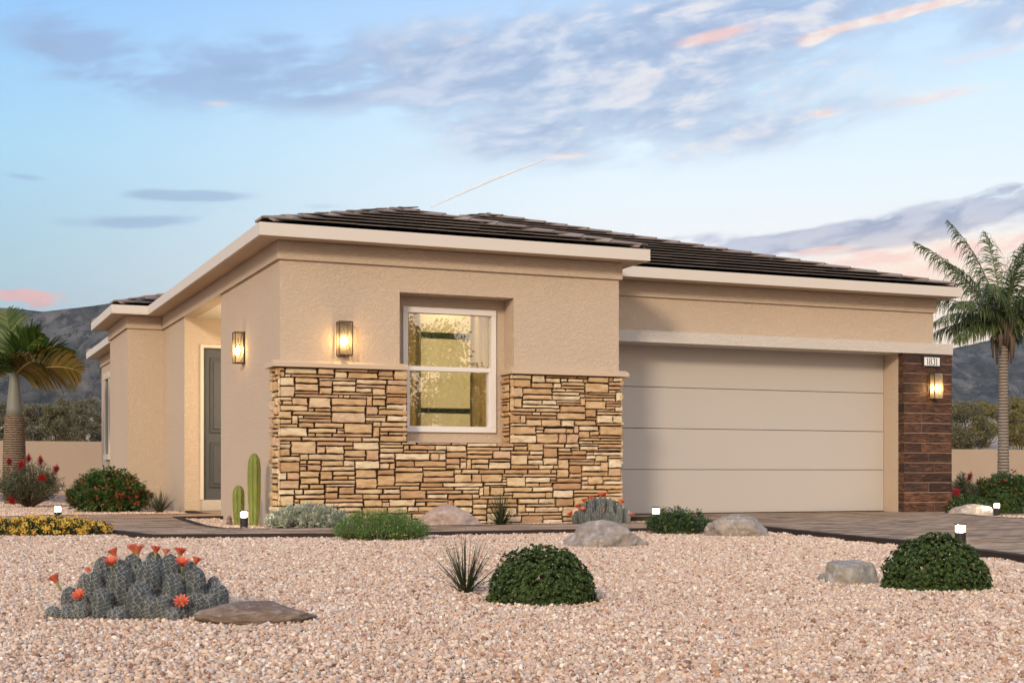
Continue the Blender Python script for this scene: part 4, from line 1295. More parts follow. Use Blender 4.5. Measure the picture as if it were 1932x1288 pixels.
# ------------------------------------------------------------------ tufts of stiff blades
def tuft(name, loc, n, L, spread, wd, mat, label, seed, group, curve=.25, fl=1.0):
    rg = np.random.default_rng(seed)
    root = empty(name, loc); tag(root, label, "agave", group)
    a = rg.uniform(0, 2 * math.pi, n); tilt_ = np.abs(rg.normal(0, 1, n)) * .5; tilt_ = np.clip(rg.beta(1.3, 1.6, n) * spread, 0.02, 1.45)
    ln = L * rg.uniform(.72, 1.05, n) * (1 - .12 * tilt_) * (1 + (fl - 1) * tilt_ / 1.4)
    segs = 6; V, F = [], []
    for i in range(n):
        o_ = np.array([math.cos(a[i]), math.sin(a[i]), 0]); tn = np.array([-o_[1], o_[0], 0.0])
        p = o_ * rg.uniform(.0, .022) + np.array([0, 0, 0.0]); th = tilt_[i]; b0 = len(V)
        for s in range(segs + 1):
            wv_ = wd * (1 - (s / segs) ** 1.6) + .0006
            up = np.array([0, 0, 1.0]); nrm = o_ * math.cos(th) - up * math.sin(th)
            V += [p + tn * wv_ * .5, p - nrm * wv_ * .22, p - tn * wv_ * .5]
            p = p + (o_ * math.sin(th) + up * math.cos(th)) * ln[i] / segs; th += curve * tilt_[i] / segs
        for s in range(segs):
            q = b0 + 3 * s; F += [(q, q + 1, q + 4, q + 3), (q + 1, q + 2, q + 5, q + 4)]
    g = MB(); g.add(V, F); g.build("blades", mat, root)
    return root


M["blade"] = leafmat("dark_green_blade", [(0, (0.022, 0.034, 0.013)), (.6, (0.042, 0.058, 0.022)), (1, (0.10, 0.10, 0.045))], .5, .1)
M["blade2"] = leafmat("grey_green_blade", [(0, (0.055, 0.075, 0.045)), (.6, (0.10, 0.12, 0.075)), (1, (0.17, 0.165, 0.11))], .5, .1)
TG = "spiky leaf rosettes in the yard"
tuft("agave_tuft", at(878, 6.42), 84, .315, 1.28, .0066, M["blade"], "thin leaved spiky rosette in the open gravel beside the clipped dome shrub", 1, TG, .35)
tuft("agave_tuft", at(945, 14.7), 120, .42, 1.42, .011, M["blade"], "thin leaved spiky rosette against the ledge stone wall beside the mauve boulder", 2, TG, .6)
tuft("agave_tuft", at(301, 19.5), 75, .40, 1.2, .020, M["blade2"], "grey green spiky rosette by the porch at the end of the path", 3, TG, .2)


# ------------------------------------------------------------------ clipped dome shrubs
def dome_shrub(loc, w, d, h, n, L, mat, label, seed, group, name="dome_shrub"):
    global RNG
    rg = np.random.default_rng(seed); RNG = rg
    root = empty(name, loc, -YAW); tag(root, label, "shrub", group)
    g = MB()
    for i in range(9):
        a = rg.uniform(0, 6.28); r = rg.uniform(.1, .7)
        g.tube([(0, 0, 0), (math.cos(a) * w * .25 * r, math.sin(a) * d * .25 * r, h * .35), (math.cos(a) * w * .42 * r, math.sin(a) * d * .42 * r, h * .75)], [.012, .008, .003], 6)
    g.build("branches", M["twig"], root)
    parts = []
    for layer, (k, cnt) in enumerate(((1.0, n), (.91, int(n * 1.1)), (.80, int(n * .9)))):
        u = unit(rg.normal(size=(cnt, 3))); u[:, 2] = np.abs(u[:, 2]) * 1.0 - .14
        u = unit(u)
        bump_ = np.array([1 + .085 * mnoise.noise(Vector((x * 3.2 + seed, y * 3.2, z * 3.2))) + .045 * mnoise.noise(Vector((x * 7 + seed, y * 7, z * 7))) for x, y, z in u])
        sup = np.where(u[:, 2] < .3, 1.0, 1.0)
        C = u * np.array([w / 2, d / 2, h * .95]) * (k * bump_ * rg.uniform(.965, 1.02, cnt) * sup)[:, None]
        C[:, 2] = np.maximum(C[:, 2] + h * .04, .006)
        nrm = unit(u / np.array([w / 2, d / 2, h]))
        ax = unit(nrm * .9 + np.array([0, 0, .35]) + rg.normal(0, .35, (cnt, 3)))
        t1 = unit(np.cross(ax, rg.normal(size=(cnt, 3)))); t2 = np.cross(ax, t1)
        for j in range(6):
            q = 2 * math.pi * j / 6 + rg.uniform(-.3, .3, cnt)
            side = t1 * np.cos(q)[:, None] + t2 * np.sin(q)[:, None]
            op = rg.uniform(.5, 1.15, cnt)[:, None]
            D = ax * np.cos(op) + side * np.sin(op)
            N = ax * np.sin(op) - side * np.cos(op)
            l = L * rg.uniform(.75, 1.15, cnt)
            parts.append(leaf_arrays(C, D, N, l, l * .55, .12, .15))
    leaf_obj("foliage", parts, mat, root)
    return root


M["box"] = leafmat("boxwood_leaf", [(0, (0.028, 0.058, 0.018)), (.4, (0.050, 0.090, 0.026)), (.8, (0.085, 0.128, 0.040)), (1, (0.13, 0.17, 0.06))], .62, .15, .18)
DG = "clipped dome shrubs in the yard"
dome_shrub(at(1022, 5.98), .456, .43, .240, 1000, .0165, M["box"], "clipped dark green dome shrub in the middle of the front gravel", 4, DG)
dome_shrub(at(1764, 6.70), .498, .46, .256, 1200, .0165, M["box"], "clipped dark green dome shrub at the right by the driveway", 6, DG)


# ------------------------------------------------------------------ loose shrubs
def loose_shrub(name, loc, w, d, h, label, seed, leaf, n_stem, leaves, L, Wr, mat, group=None, cat="shrub", lean=.9, flower=None, stem_mat="twig", up=.35, top_noise=.25, zmin=.12, stem_r=.004, base=.12, dome=.82):
    """Many thin branching stems with leaves along them; flower = (name, mat, count, size, kind, zone)."""
    rg = np.random.default_rng(seed); rnd = random.Random(seed)
    root = empty(name, loc, -YAW); tag(root, label, cat, group)
    g = MB(); P, D, Nn, T = [], [], [], []
    for i in range(n_stem):
        a = rg.uniform(0, 2 * math.pi); rr = math.sqrt(rg.uniform(0, 1))
        ex = rr * math.cos(a); ey = rr * math.sin(a)
        env = math.sqrt(max(.03, 1 - dome * rr * rr))
        hz = h * env * (1 - top_noise * rg.uniform(0, 1))
        b0 = Vector((ex * w * base, ey * d * base, 0)); b2 = Vector((ex * w * .5, ey * d * .5, hz))
        b1 = b0.lerp(b2, .5) + Vector((ex * w * .12, ey * d * .12, -hz * .10 * rr)) * lean
        pts = [b0, b0.lerp(b1, .5) + Vector((0, 0, .02 * h)), b1, b1.lerp(b2, .55), b2]
        g.tube(pts, [stem_r, stem_r * .8, stem_r * .6, stem_r * .4, stem_r * .2], 4, False)
        for j in range(leaves):
            s = rg.uniform(zmin, 1.0) ** .75 * 3.999
            k = int(s); f_ = s - k
            p = pts[k].lerp(pts[k + 1], f_); tdir = (pts[k + 1] - pts[k]).normalized()
            rd = rg.normal(size=3); rd = Vector(rd - np.dot(rd, tdir) * np.array(tdir)).normalized()
            dd = (rd * rg.uniform(.5, 1.0) + tdir * rg.uniform(.1, .9) + Vector((0, 0, up * rg.uniform(-.3, 1)))).normalized()
            off = rd * rg.uniform(0, .045 * w)
            P.append(tuple(p + off)); D.append(tuple(dd)); Nn.append(tuple((tdir + rd * -.3 + Vector((0, 0, .4)) + Vector(rg.normal(0, .4, 3))).normalized()))
        T.append(b2)
    P, D, Nn = np.array(P), np.array(D), np.array(Nn)
    keep = P[:, 2] > .006; P, D, Nn = P[keep], D[keep], Nn[keep]
    g.build("stems", M[stem_mat], root)
    l = L * rg.uniform(.65, 1.2, len(P))
    leaf_obj("foliage", [leaf_arrays(P, D, Nn, l, l * Wr, .15, .12)], mat, root)
    if flower:
        fname, fmat, cnt, size, kind, zone = flower
        idx = rg.permutation(len(P)); q = P[idx]; rad = np.sqrt((q[:, 0] / (w / 2)) ** 2 + (q[:, 1] / (d / 2)) ** 2 + (q[:, 2] / h) ** 2)
        q = q[rad > zone][:cnt]
        if kind == "bloom":
            out = unit(q / np.array([w / 2, d / 2, h]) + np.array([0, -.25, .3]))
            parts = []
            for j in range(5):
                dd = unit(out * .6 + rg.normal(0, .8, q.shape)); ls = size * rg.uniform(.6, 1.1, len(q))
                parts.append(leaf_arrays(q + out * size * .35, dd, out, ls, ls * .8, .1))
            leaf_obj(fname, parts, M[fmat], root)
        elif kind == "umbel":
            parts = []; out = unit(q / np.array([w / 2, d / 2, h]) * .6 + np.array([0, -.2, .7]))
            for j in range(12):
                jit = rg.normal(0, size * .42, q.shape); c = q + out * size * .8 + jit - out * (np.sum(jit * out, 1, keepdims=True)) * .6
                for m_ in range(2):
                    dd = unit(rg.normal(0, 1, q.shape) - out * 0.2); ls = size * .5 * rg.uniform(.7, 1.1, len(q))
                    parts.append(leaf_arrays(c, dd, out + rg.normal(0, .2, q.shape), ls, ls * .95, .08))
            leaf_obj(fname, parts, M[fmat], root)
    return root


def lm(key, name, stops, **k): M[key] = leafmat(name, stops, **k)


lm("lgreen", "fresh_green_leaf", [(0, (0.075, 0.175, 0.040)), (.5, (0.15, 0.31, 0.075)), (.9, (0.25, 0.42, 0.12)), (1, (0.42, 0.42, 0.10))], trans=.3)
lm("dgreen", "deep_green_leaf", [(0, (0.03, 0.072, 0.022)), (.5, (0.062, 0.13, 0.036)), (.9, (0.12, 0.20, 0.062)), (1, (0.32, 0.36, 0.18))], trans=.2)
lm("silver", "silver_leaf", [(0, (0.26, 0.31, 0.22)), (.5, (0.50, 0.55, 0.43)), (1, (0.74, 0.76, 0.64))], trans=.2)
lm("rleaf", "oleander_leaf", [(0, (0.028, 0.075, 0.018)), (.45, (0.066, 0.155, 0.038)), (.86, (0.125, 0.235, 0.062)), (.94, (0.12, 0.10, 0.04)), (1, (0.22, 0.09, 0.055))], trans=.2)
lm("bleaf", "bottlebrush_leaf", [(0, (0.065, 0.088, 0.045)), (.5, (0.12, 0.145, 0.075)), (1, (0.22, 0.235, 0.14))], trans=.2)
lm("yleaf", "lantana_leaf", [(0, (0.014, 0.036, 0.014)), (.6, (0.035, 0.07, 0.022)), (1, (0.09, 0.13, 0.04))], trans=.2)
lm("redbl", "red_bloom", [(0, (0.40, 0.025, 0.025)), (.6, (0.62, 0.05, 0.045)), (1, (0.72, 0.16, 0.11))], trans=.3)
lm("rustbl", "rust_bloom", [(0, (0.32, 0.045, 0.035)), (.6, (0.50, 0.09, 0.06)), (1, (0.60, 0.19, 0.11))], trans=.3)
lm("yelbl", "yellow_bloom", [(0, (0.78, 0.40, 0.05)), (.4, (0.86, 0.56, 0.09)), (.75, (0.90, 0.74, 0.16)), (1, (0.84, 0.40, 0.08))], trans=.3)
lm("whitebl", "white_bloom", [(0, (0.55, 0.58, 0.45)), (1, (0.75, 0.76, 0.66))], trans=.3)
lm("purp", "purple_bloom", [(0, (0.07, 0.055, 0.10)), (1, (0.20, 0.17, 0.24))], trans=.3)
lm("speck", "yellow_speck", [(0, (0.50, 0.50, 0.16)), (1, (0.66, 0.66, 0.34))], trans=.3)

loose_shrub("green_shrub", at(716, 11.55), .80, .55, .295, "bright green feathery shrub spilling over the front edge of the path", 11, None, 260, 55, .022, .22, M["lgreen"], flower=("blooms", "speck", 170, .011, "bloom", .75), stem_mat="twig", up=.5, top_noise=.3, stem_r=.0025, base=.3)
loose_shrub("dark_shrub", at(1280, 12.75), .62, .5, .275, "dark green leafy shrub with purple tips beside the garage end of the path", 12, None, 130, 48, .030, .42, M["dgreen"], flower=("blooms", "purp", 70, .018, "bloom", .9), up=.3, top_noise=.35, stem_r=.003, base=.3)
loose_shrub("silver_shrub", at(582, 14.0), .83, .45, .265, "silvery grey leafed shrub at the left corner of the ledge stone wall", 13, None, 170, 44, .048, .30, M["silver"], up=.7, top_noise=.35, stem_r=.003, base=.35)
RG_ = "red flowering shrubs by the house"
loose_shrub("flowering_shrub", at(205, 20.0), 1.22, .9, .68, "dense dark green shrub with small rust red flowers left of the porch", 14, None, 230, 60, .062, .42, M["rleaf"], RG_, flower=("blooms", "rustbl", 260, .036, "bloom", .80), up=.3, top_noise=.3, stem_r=.006, base=.25)
loose_shrub("flowering_shrub", at(1897, 23.8), 1.15, .9, .63, "dense dark green shrub with rust red flowers right of the plank pier", 15, None, 200, 60, .066, .42, M["rleaf"], RG_, flower=("blooms", "rustbl", 200, .038, "bloom", .80), up=.3, top_noise=.35, stem_r=.006, base=.25)
YG_ = loose_shrub("yellow_lantana", at(85, 12.55), 1.10, .62, .17, "low spreading ground cover full of yellow orange flower heads left of the path", 16, None, 320, 30, .024, .55, M["yleaf"], None, "flower bed", flower=("flower_heads", "yelbl", 460, .033, "umbel", .45), up=.5, top_noise=.25, stem_r=.002, base=.4)
loose_shrub("white_flower_shrub", at(1827, 19.2), .66, .45, .285, "low green shrub dotted with white flowers against the plank pier", 17, None, 130, 40, .036, .40, M["dgreen"], flower=("blooms", "whitebl", 130, .016, "bloom", .8), up=.5, top_noise=.3, stem_r=.003, base=.3)
dome_shrub(at(1891, 20.0), .55, .48, .345, 620, .030, M["box"], "rounded green shrub behind the path light right of the driveway", 18, "rounded shrubs right of the drive", "round_shrub")


# bottlebrush: open wiry shrub with long narrow leaves and red brush flowers
def bottlebrush(loc, w, d, h, label, seed, n_stem, brushes, group):
    root = loose_shrub("bottlebrush", loc, w, d, h, label, seed, None, n_stem, 40, .080, .13, M["bleaf"], group, "shrub", lean=.5, up=.5, top_noise=.42, stem_r=.007, base=.02, zmin=.3, dome=.62)
    rg = np.random.default_rng(seed)
    for (x, y, z, dx, dz) in brushes:
        ax = np.array([dx, -.25, dz]); ax /= np.linalg.norm(ax)
        n = 420; s = np.clip(rg.normal(.07, .045, n), -.03, .18); r_ = unit(np.cross(rg.normal(size=(n, 3)), ax))
        P = np.array([x, y, z]) + ax * s[:, None]; D = r_ + ax * .25
        V, F = leaf_arrays(P, D, np.tile(ax, (n, 1)), .085 * np.clip(1 - np.abs(s - .07) / .13, .15, 1) * rg.uniform(.5, 1.1, n), .009, .05)
        leaf_obj("flower_brush", [(V, F)], M["redbl"], root)
    return root


BG = "bottlebrush shrubs with red flowers"
d_ = 22.6
fxx = lambda u: wpx(u - 55, d_); fzz = lambda v: wpx(959 - v, d_)
bottlebrush(at(55, 22.7), 1.18, .9, .80, "wiry grey green bottlebrush with red brush flowers below the left palm", 21, 130,
            [(fxx(27), -.2, fzz(880), -.1, 1), (fxx(48), -.3, fzz(884), .5, .8), (fxx(57), -.1, fzz(874), .15, 1), (fxx(84), -.2, fzz(878), .1, 1), (fxx(86), -.35, fzz(899), .9, -.3), (fxx(34), -.4, fzz(938), .5, -.5), (fxx(2), -.3, fzz(918), -.3, .4), (fxx(113), -.2, fzz(894), .2, .9)], BG)
bottlebrush(at(1817, 21.8), .42, .5, .58, "small wiry bottlebrush with two red flowers beside the plank pier", 22, 60, [(.02, -.2, .44, .2, 1), (-.16, -.3, .22, -.4, .4)], BG)

# ------------------------------------------------------------------ garden wall behind the lot
m, t = material("garden_wall_stucco"); M["gwall"] = m
co = t.coord(); n = t.noise(co, .8, 5, .6); nf = t.noise(co, 30, 4)
t.out(t.principled(t.mix(n, (0.36, 0.275, 0.205), (0.44, 0.345, 0.26)), .95, t.bump(nf, .4, .01), .05))
g = MB(); g.box(-24, 46, 40.0, 40.2, -.1, 1.46); o = g.build("garden_wall", M["gwall"]); tag(o, "long low tan stucco wall closing the back of the lot", "wall")
# ------------------------------------------------------------------ palms
lm("frond", "queen_palm_leaf", [(0, (0.040, 0.068, 0.022)), (.5, (0.082, 0.122, 0.042)), (.9, (0.14, 0.175, 0.068)), (1, (0.24, 0.24, 0.11))], trans=.25, rough=.45)
lm("frondb", "palm_leaf_bright", [(0, (0.025, 0.055, 0.010)), (.5, (0.055, 0.105, 0.018)), (1, (0.12, 0.17, 0.03))], trans=.3, rough=.4)
lm("frondo", "palm_leaf_yellowing", [(0, (0.06, 0.055, 0.012)), (.5, (0.14, 0.105, 0.022)), (.85, (0.23, 0.13, 0.03)), (1, (0.20, 0.16, 0.05))], trans=.3, rough=.45)
M["rachis"] = plain("palm_rib", (0.12, 0.13, 0.04), .6, .3, .2, 8)
M["rachiso"] = plain("yellow_palm_rib", (0.34, 0.27, 0.10), .6, .3, .2, 8)
m, t = material("ringed_palm_trunk"); M["trunk"] = m
co = t.coord()
wv = t.new("ShaderNodeTexWave", wave_type="BANDS", bands_direction="Z"); t.t.links.new(co, wv.inputs[0]); wv.inputs["Scale"].default_value = 4.6; wv.inputs["Distortion"].default_value = 1.6; wv.inputs["Detail"].default_value = 3; wv.inputs["Detail Scale"].default_value = 2
n = t.noise(t.mapping(co, (1, 1, .4)), 12, 5)
rg_ = S(t.t, wv.outputs["Fac"])
c = t.mix(rg_.step(.12, .4), (0.075, 0.06, 0.05), (0.29, 0.25, 0.215)); c = t.mix(n.step(.45, .7) * .5, c, (0.17, 0.135, 0.11))
t.out(t.principled(c, .9, t.bump(rg_ + n * .4, .7, .015), .1))
m, t = material("shaggy_palm_trunk"); M["trunkb"] = m
co = t.coord()
wv = t.new("ShaderNodeTexWave", wave_type="BANDS", bands_direction="Z"); t.t.links.new(co, wv.inputs[0]); wv.inputs["Scale"].default_value = 7.5; wv.inputs["Distortion"].default_value = 2.4; wv.inputs["Detail"].default_value = 4; wv.inputs["Detail Scale"].default_value = 2.5
n = t.noise(t.mapping(co, (6, 6, 1)), 5, 5)
rg_ = S(t.t, wv.outputs["Fac"])
c = t.mix(rg_.step(.1, .55), (0.07, 0.05, 0.035), (0.30, 0.235, 0.175)); c = t.mix(n.step(.5, .72) * .5, c, (0.40, 0.26, 0.14))
t.out(t.principled(c, .95, t.bump(rg_ + n * .5, .8, .03), .05))
M["shaft"] = plain("grey_green_crownshaft", (0.19, 0.20, 0.18), .5, .35, .15, 4)


def frond_part(root, base, heading, tilt_, L, droop, n_leaf, leafL, leafW, mat, rib, seed, hang=.35, vee=.5, planar=False, twist=0.0, ragged=.06):
    """One pinnate leaf: rib plus paired leaflets."""
    rg = np.random.default_rng(seed)
    o_ = Vector((math.cos(heading), math.sin(heading), 0)); up = Vector((0, 0, 1)); side0 = Vector((-o_.y, o_.x, 0))
    pts, th = [], tilt_; p = Vector((0, 0, 0)); segs = 22; tang = []
    for i in range(segs + 1):
        pts.append(p.copy()); d = o_ * math.sin(th) + up * math.cos(th); tang.append(d)
        p = p + d * L / segs; th += droop / segs * (0.35 + 1.3 * i / segs)
    g = MB(); g.tube(pts, [.016 * (1 - i / segs) ** .7 + .002 for i in range(segs + 1)], 5, False)
    fr_ = g.build("frond", rib, root); fr_.location = base
    P, D, N, Ls = [], [], [], []
    for i in range(n_leaf):
        s = (i + .5) / n_leaf; s = .10 + .90 * s; f_ = s * segs; k = min(int(f_), segs - 1)
        q = pts[k].lerp(pts[k + 1], f_ - k); d = tang[k].lerp(tang[k + 1], f_ - k).normalized()
        nrm0 = side0.cross(d).normalized(); sd_ = side0 * math.cos(twist) + nrm0 * math.sin(twist); nrm = sd_.cross(d).normalized()
        if nrm.z < 0 and not planar: pass
        prof = math.sin(math.pi * min(1, .12 + s * .86)) ** .6
        for sg in (1, -1):
            a = .75 + .35 * (1 - s) + rg.normal(0, ragged)
            dd = (sd_ * sg * math.sin(a) + d * math.cos(a) + nrm * (vee * rg.uniform(.5 - ragged * 3, 1.2 + ragged * 2) - .15)).normalized()
            P.append(tuple(q)); D.append(tuple(dd)); N.append(tuple(nrm + Vector(rg.normal(0, .15, 3)))); Ls.append(leafL * prof * rg.uniform(.85 - ragged, 1.1))
    P, D, N, Ls = np.array(P), unit(np.array(D)), np.array(N), np.array(Ls)
    Sd = unit(np.cross(D, N)); V, F = [], []
    segl = 5; cur = P.copy(); dirv = D.copy(); rows_ = []
    for s in range(segl + 1):
        wv_ = leafW * math.sin(math.pi * min(.97, .2 + .78 * s / segl)) ** .8
        rows_ += [cur + Sd * wv_ * .5, cur - Sd * wv_ * .5]
        cur = cur + dirv * (Ls / segl)[:, None]; dirv = unit(dirv + np.array([0, 0, -hang * (1.0 + s) / segl]))
    A = np.stack(rows_, 1); n = len(P); m_ = 2 * (segl + 1); V = A.reshape(-1, 3); b = np.arange(n) * m_; Fs = []
    for s in range(segl): Fs.append(np.stack([b + 2 * s, b + 2 * s + 1, b + 2 * s + 3, b + 2 * s + 2], 1))
    link_mesh("leaflets", np_mesh(V, np.concatenate(Fs)), mat, fr_)
    return fr_


# queen palm at the right
d_ = 31.0
qp = empty("palm_tree", at(1893, d_)); tag(qp, "tall slim palm with feathery drooping fronds right of the garage", "palm tree", "palm trees beside the house")
top = .55 + wpx(894.5 - 610, d_)
g = MB(); pr = []
for i in range(60):
    s = i / 59; z = s * (top - .05); r = .100 + .04 * (1 - s) ** 3
    pr.append((r * (1 + .07 * ((i * 3) % 2) + .02 * math.sin(i * 1.7)), z))
g.lathe(pr, 20); g.build("trunk", M["trunk"], qp, True)
g = MB()
rnd = random.Random(4)
for i in range(16):
    a = i * 2.4; z0_ = top - .45 + rnd.uniform(-.1, .25); o_ = Vector((math.cos(a), math.sin(a), 0))
    g.tube([o_ * .10 + Vector((0, 0, z0_)), o_ * .20 + Vector((0, 0, z0_ + .3)), o_ * rnd.uniform(.24, .34) + Vector((0, 0, z0_ + .62))], [.05, .035, .014], 6)
for i in range(7):
    a = i * 1.1 + .4; o_ = Vector((math.cos(a), math.sin(a), 0)); L_ = rnd.uniform(.4, .8)
    g.tube([o_ * .12 + Vector((0, 0, top - .1)), o_ * .24 + Vector((0, 0, top - .15 - L_ * .3)), o_ * .22 + Vector((0, 0, top - .15 - L_))], [.03, .05, .02], 6)
g.build("leaf_bases", M["bark"], qp, True)
cross = math.atan2(RGT[1], RGT[0])        # heading of "to the viewer's right"
QF = [(180, .62, 2.75, .55), (166, .28, 2.7, .50), (12, .62, 2.5, .7), (95, .25, 2.5, .45), (40, .35, 2.6, .6), (185, 1.12, 1.75, 1.25), (215, 1.0, 1.8, 1.0), (150, .9, 2.1, .9), (240, .8, 1.9, 1.1), (300, .75, 2.2, .9), (330, 1.05, 1.9, 1.1), (0, 1.15, 1.8, 1.1), (30, .95, 2.1, .9),
      (75, .75, 2.2, .8), (120, .55, 2.4, .7), (270, .45, 2.3, .8), (200, 1.45, 1.45, 1.15), (345, 1.45, 1.4, 1.1), (110, 1.1, 1.8, 1.2), (60, 1.3, 1.6, 1.2), (172, 1.38, 1.7, .95), (320, .45, 2.4, .6)]
for i, (hd, tl_, L_, dp) in enumerate(QF):
    frond_part(qp, (0, 0, top - .05), cross + R(hd), tl_, L_, dp, 84, .60, .025, M["frond"], M["rachis"], 40 + i, hang=1.3, vee=.5, ragged=.2)

# stout palm at the left edge
d_ = 25.0
bp = empty("palm_tree", at(27, d_)); tag(bp, "short stout palm with ringed trunk, smooth crownshaft and arching fronds at left", "palm tree", "palm trees beside the house")
zt = .55 + wpx(894.5 - 783, d_); zc = .55 + wpx(894.5 - 710, d_)
g = MB(); pr = []
for i in range(64):
    s = i / 63; z = s * zt; r = wpx(20, d_) * (.86 + .16 * math.sin(math.pi * min(1, s * 1.02) ** .8)) * (1.0 if s < .97 else .93)
    pr.append((r * (1 + .035 * (i % 2)), z))
g.lathe(pr, 24); g.build("trunk", M["trunkb"], bp, True)
g = MB(); g.lathe([(wpx(14.5, d_), zt - .02), (wpx(14, d_), zt + .12), (wpx(11, d_), zt + .45), (wpx(9, d_), zc - .05), (wpx(7, d_), zc + .12)], 20); g.build("crownshaft", M["shaft"], bp, True)
BF = [(8, .62, 1.25, 1.55, 0, .55, .10, .6), (-6, 1.22, 1.25, .80, 1, .0, .55, 1.25), (40, .30, .95, .6, 0, .3, .2, 1.0), (-10, .35, .85, .7, 0, .4, .15, .9), (172, .45, 1.15, 1.1, 0, .5, .3, .5), (150, .10, 1.2, .25, 0, .2, .1, .9), (185, 1.15, 1.2, .9, 1, .1, .7, .8),
      (250, .8, 1.0, 1.0, 0, .5, .3, 0), (120, .9, 1.15, 1.0, 0, .5, .3, 0), (-40, 1.0, .9, .9, 1, .2, .6, .7)]
for i, (hd, tl_, L_, dp, kind, vee_, hg, tw_) in enumerate(BF):
    frond_part(bp, (0, 0, zc), cross + R(hd), tl_, L_, dp, 44, .58, .038, M["frondo" if kind else "frondb"], M["rachiso" if kind else "rachis"], 80 + i, hang=hg, vee=vee_, twist=tw_)


# ------------------------------------------------------------------ desert trees and shrubs on the slope behind the wall
def bushy_tree(name, loc, w, h, trunk, label, seed, mat, n_clump, leaves, L, group, cat="tree", low=.25, Wr=.4, dens=1.0):
    rg = np.random.default_rng(seed); rnd = random.Random(seed)
    root = empty(name, loc); tag(root, label, cat, group)
    C = []
    for i in range(n_clump):
        u = unit(rg.normal(size=(1, 3)))[0]; r = rg.uniform(.45, 1.0) ** .6
        z = trunk + (h - trunk) * (.5 + .5 * u[2] * r * .92)
        k = 1 - .25 * max(0, (z - trunk) / (h - trunk) - .5)
        C.append((u[0] * r * w / 2 * k, u[1] * r * w / 2 * k, max(z, low * h)))
    C = np.array(C)
    g = MB()
    for i in range(0, n_clump, max(1, n_clump // 16)):
        c = Vector(C[i]); a = Vector((rnd.uniform(-.05, .05) * w, rnd.uniform(-.05, .05) * w, 0)); b_ = a.lerp(c, .45) + Vector((c.x * .12, c.y * .12, -.06 * h))
        r0 = .018 * w + .01
        g.tube([a, a.lerp(b_, .5) + Vector((rnd.uniform(-.03, .03) * w, 0, .02 * h)), b_, b_.lerp(c, .6), c], [r0, r0 * .75, r0 * .5, r0 * .3, r0 * .12], 6, False)
    g.build("trunk", M["bark"], root)
    n = n_clump * leaves
    cc_ = np.repeat(C, leaves, 0); sz = w * .13 * rg.uniform(.7, 1.35, n_clump).repeat(leaves)
    off = unit(rg.normal(size=(n, 3))) * (rg.uniform(0, 1, n) ** .55 * sz)[:, None] * np.array([1, 1, .72])
    P = cc_ + off; D = unit(off + rg.normal(0, .6, (n, 3)) * sz[:, None]); N = unit(rg.normal(size=(n, 3)) + np.array([0, 0, .8]))
    l = L * rg.uniform(.6, 1.2, n)
    leaf_obj("crown", [leaf_arrays(P, D, N, l, l * Wr, .15)], mat, root)
    return root


lm("desert", "desert_tree_leaf", [(0, (0.085, 0.082, 0.040)), (.5, (0.155, 0.145, 0.075)), (1, (0.25, 0.23, 0.125))], trans=.2)
lm("deserty", "paloverde_leaf", [(0, (0.14, 0.13, 0.045)), (.5, (0.23, 0.205, 0.07)), (1, (0.33, 0.29, 0.12))], trans=.25)
lm("desertg", "grey_scrub_leaf", [(0, (0.10, 0.096, 0.062)), (.5, (0.18, 0.17, 0.11)), (1, (0.28, 0.26, 0.18))], trans=.2)


def slope_at(b, d):
    p = at(b, d); return Vector((p.x, p.y, ground_height(p.x, p.y) - .05))


DGp = "desert trees on the slope behind the wall"
for (b, d, wd_, top_v, kind, lab, sd_) in [
    (62, 64, 56, 752, "desertg", "grey green desert bush behind the trunk of the left palm", 1), (108, 62, 60, 748, "desert", "round olive desert bush between the left palm and the house", 2),
    (163, 66, 62, 737, "desertg", "tall grey green desert bush against the far left corner of the house", 3), (135, 72, 66, 742, "desertg", "dusty desert bush standing behind the other two left bushes", 4), (5, 66, 50, 756, "desert", "olive desert bush at the left edge behind the palm", 5),
    (1822, 58, 90, 752, "desert", "olive desert tree with a forked bare base right of the plank pier", 6), (1862, 84, 58, 757, "deserty", "yellowish desert tree beyond the right palm trunk", 7), (1925, 66, 66, 748, "deserty", "yellow green desert tree at the right edge of the picture", 8), (1902, 92, 40, 745, "desertg", "dark desert bush between the right palm and the yellow tree", 9),
    (1960, 76, 70, 742, "desert", "olive desert tree past the yellow green one", 10)]:
    loc = slope_at(b, d); ztop = .55 + (894.5 - top_v) * d / FPX; hh = max(1.0, ztop - loc.z)
    bushy_tree("desert_tree", loc, wpx(wd_, d), hh, hh * (.16 if b > 1000 else .08), lab, 300 + sd_, M[kind], 75, 190, .11, DGp, low=.05 if b < 1000 else .12, Wr=.35)
for i, (b, d, s_) in enumerate([(30, 230, 2.4), (90, 250, 2.2), (140, 210, 2.6), (180, 240, 2.2), (1800, 210, 2.4), (1838, 190, 2.6), (1875, 230, 2.4), (1912, 200, 2.8), (1850, 250, 2.0), (-40, 220, 2.6)]):
    loc = slope_at(b, d)
    o = bushy_tree("distant_bush", loc, s_ * 1.5, s_, .15, "low olive desert bush far up the sandy slope", 400 + i, M["desertg" if i % 2 else "desert"], 26, 60, .22, "far bushes on the sandy slope", "bush", .1) if i < 2 else None
    if o is None:
        o = copy_tree(bpy.data.objects["distant_bush"] if i % 2 else bpy.data.objects["distant_bush.001"]); o.location = loc; o.rotation_euler.z = i * 1.3; o.scale = (s_ / 2.3,) * 3
# a small agave beyond the right palm
tuft("agave_tuft", slope_at(1908, 56) + Vector((0, 0, .5)), 40, .9, 1.2, .06, M["blade2"], "pale spiky agave on the slope behind the right palm trunk", 55, TG, .2)

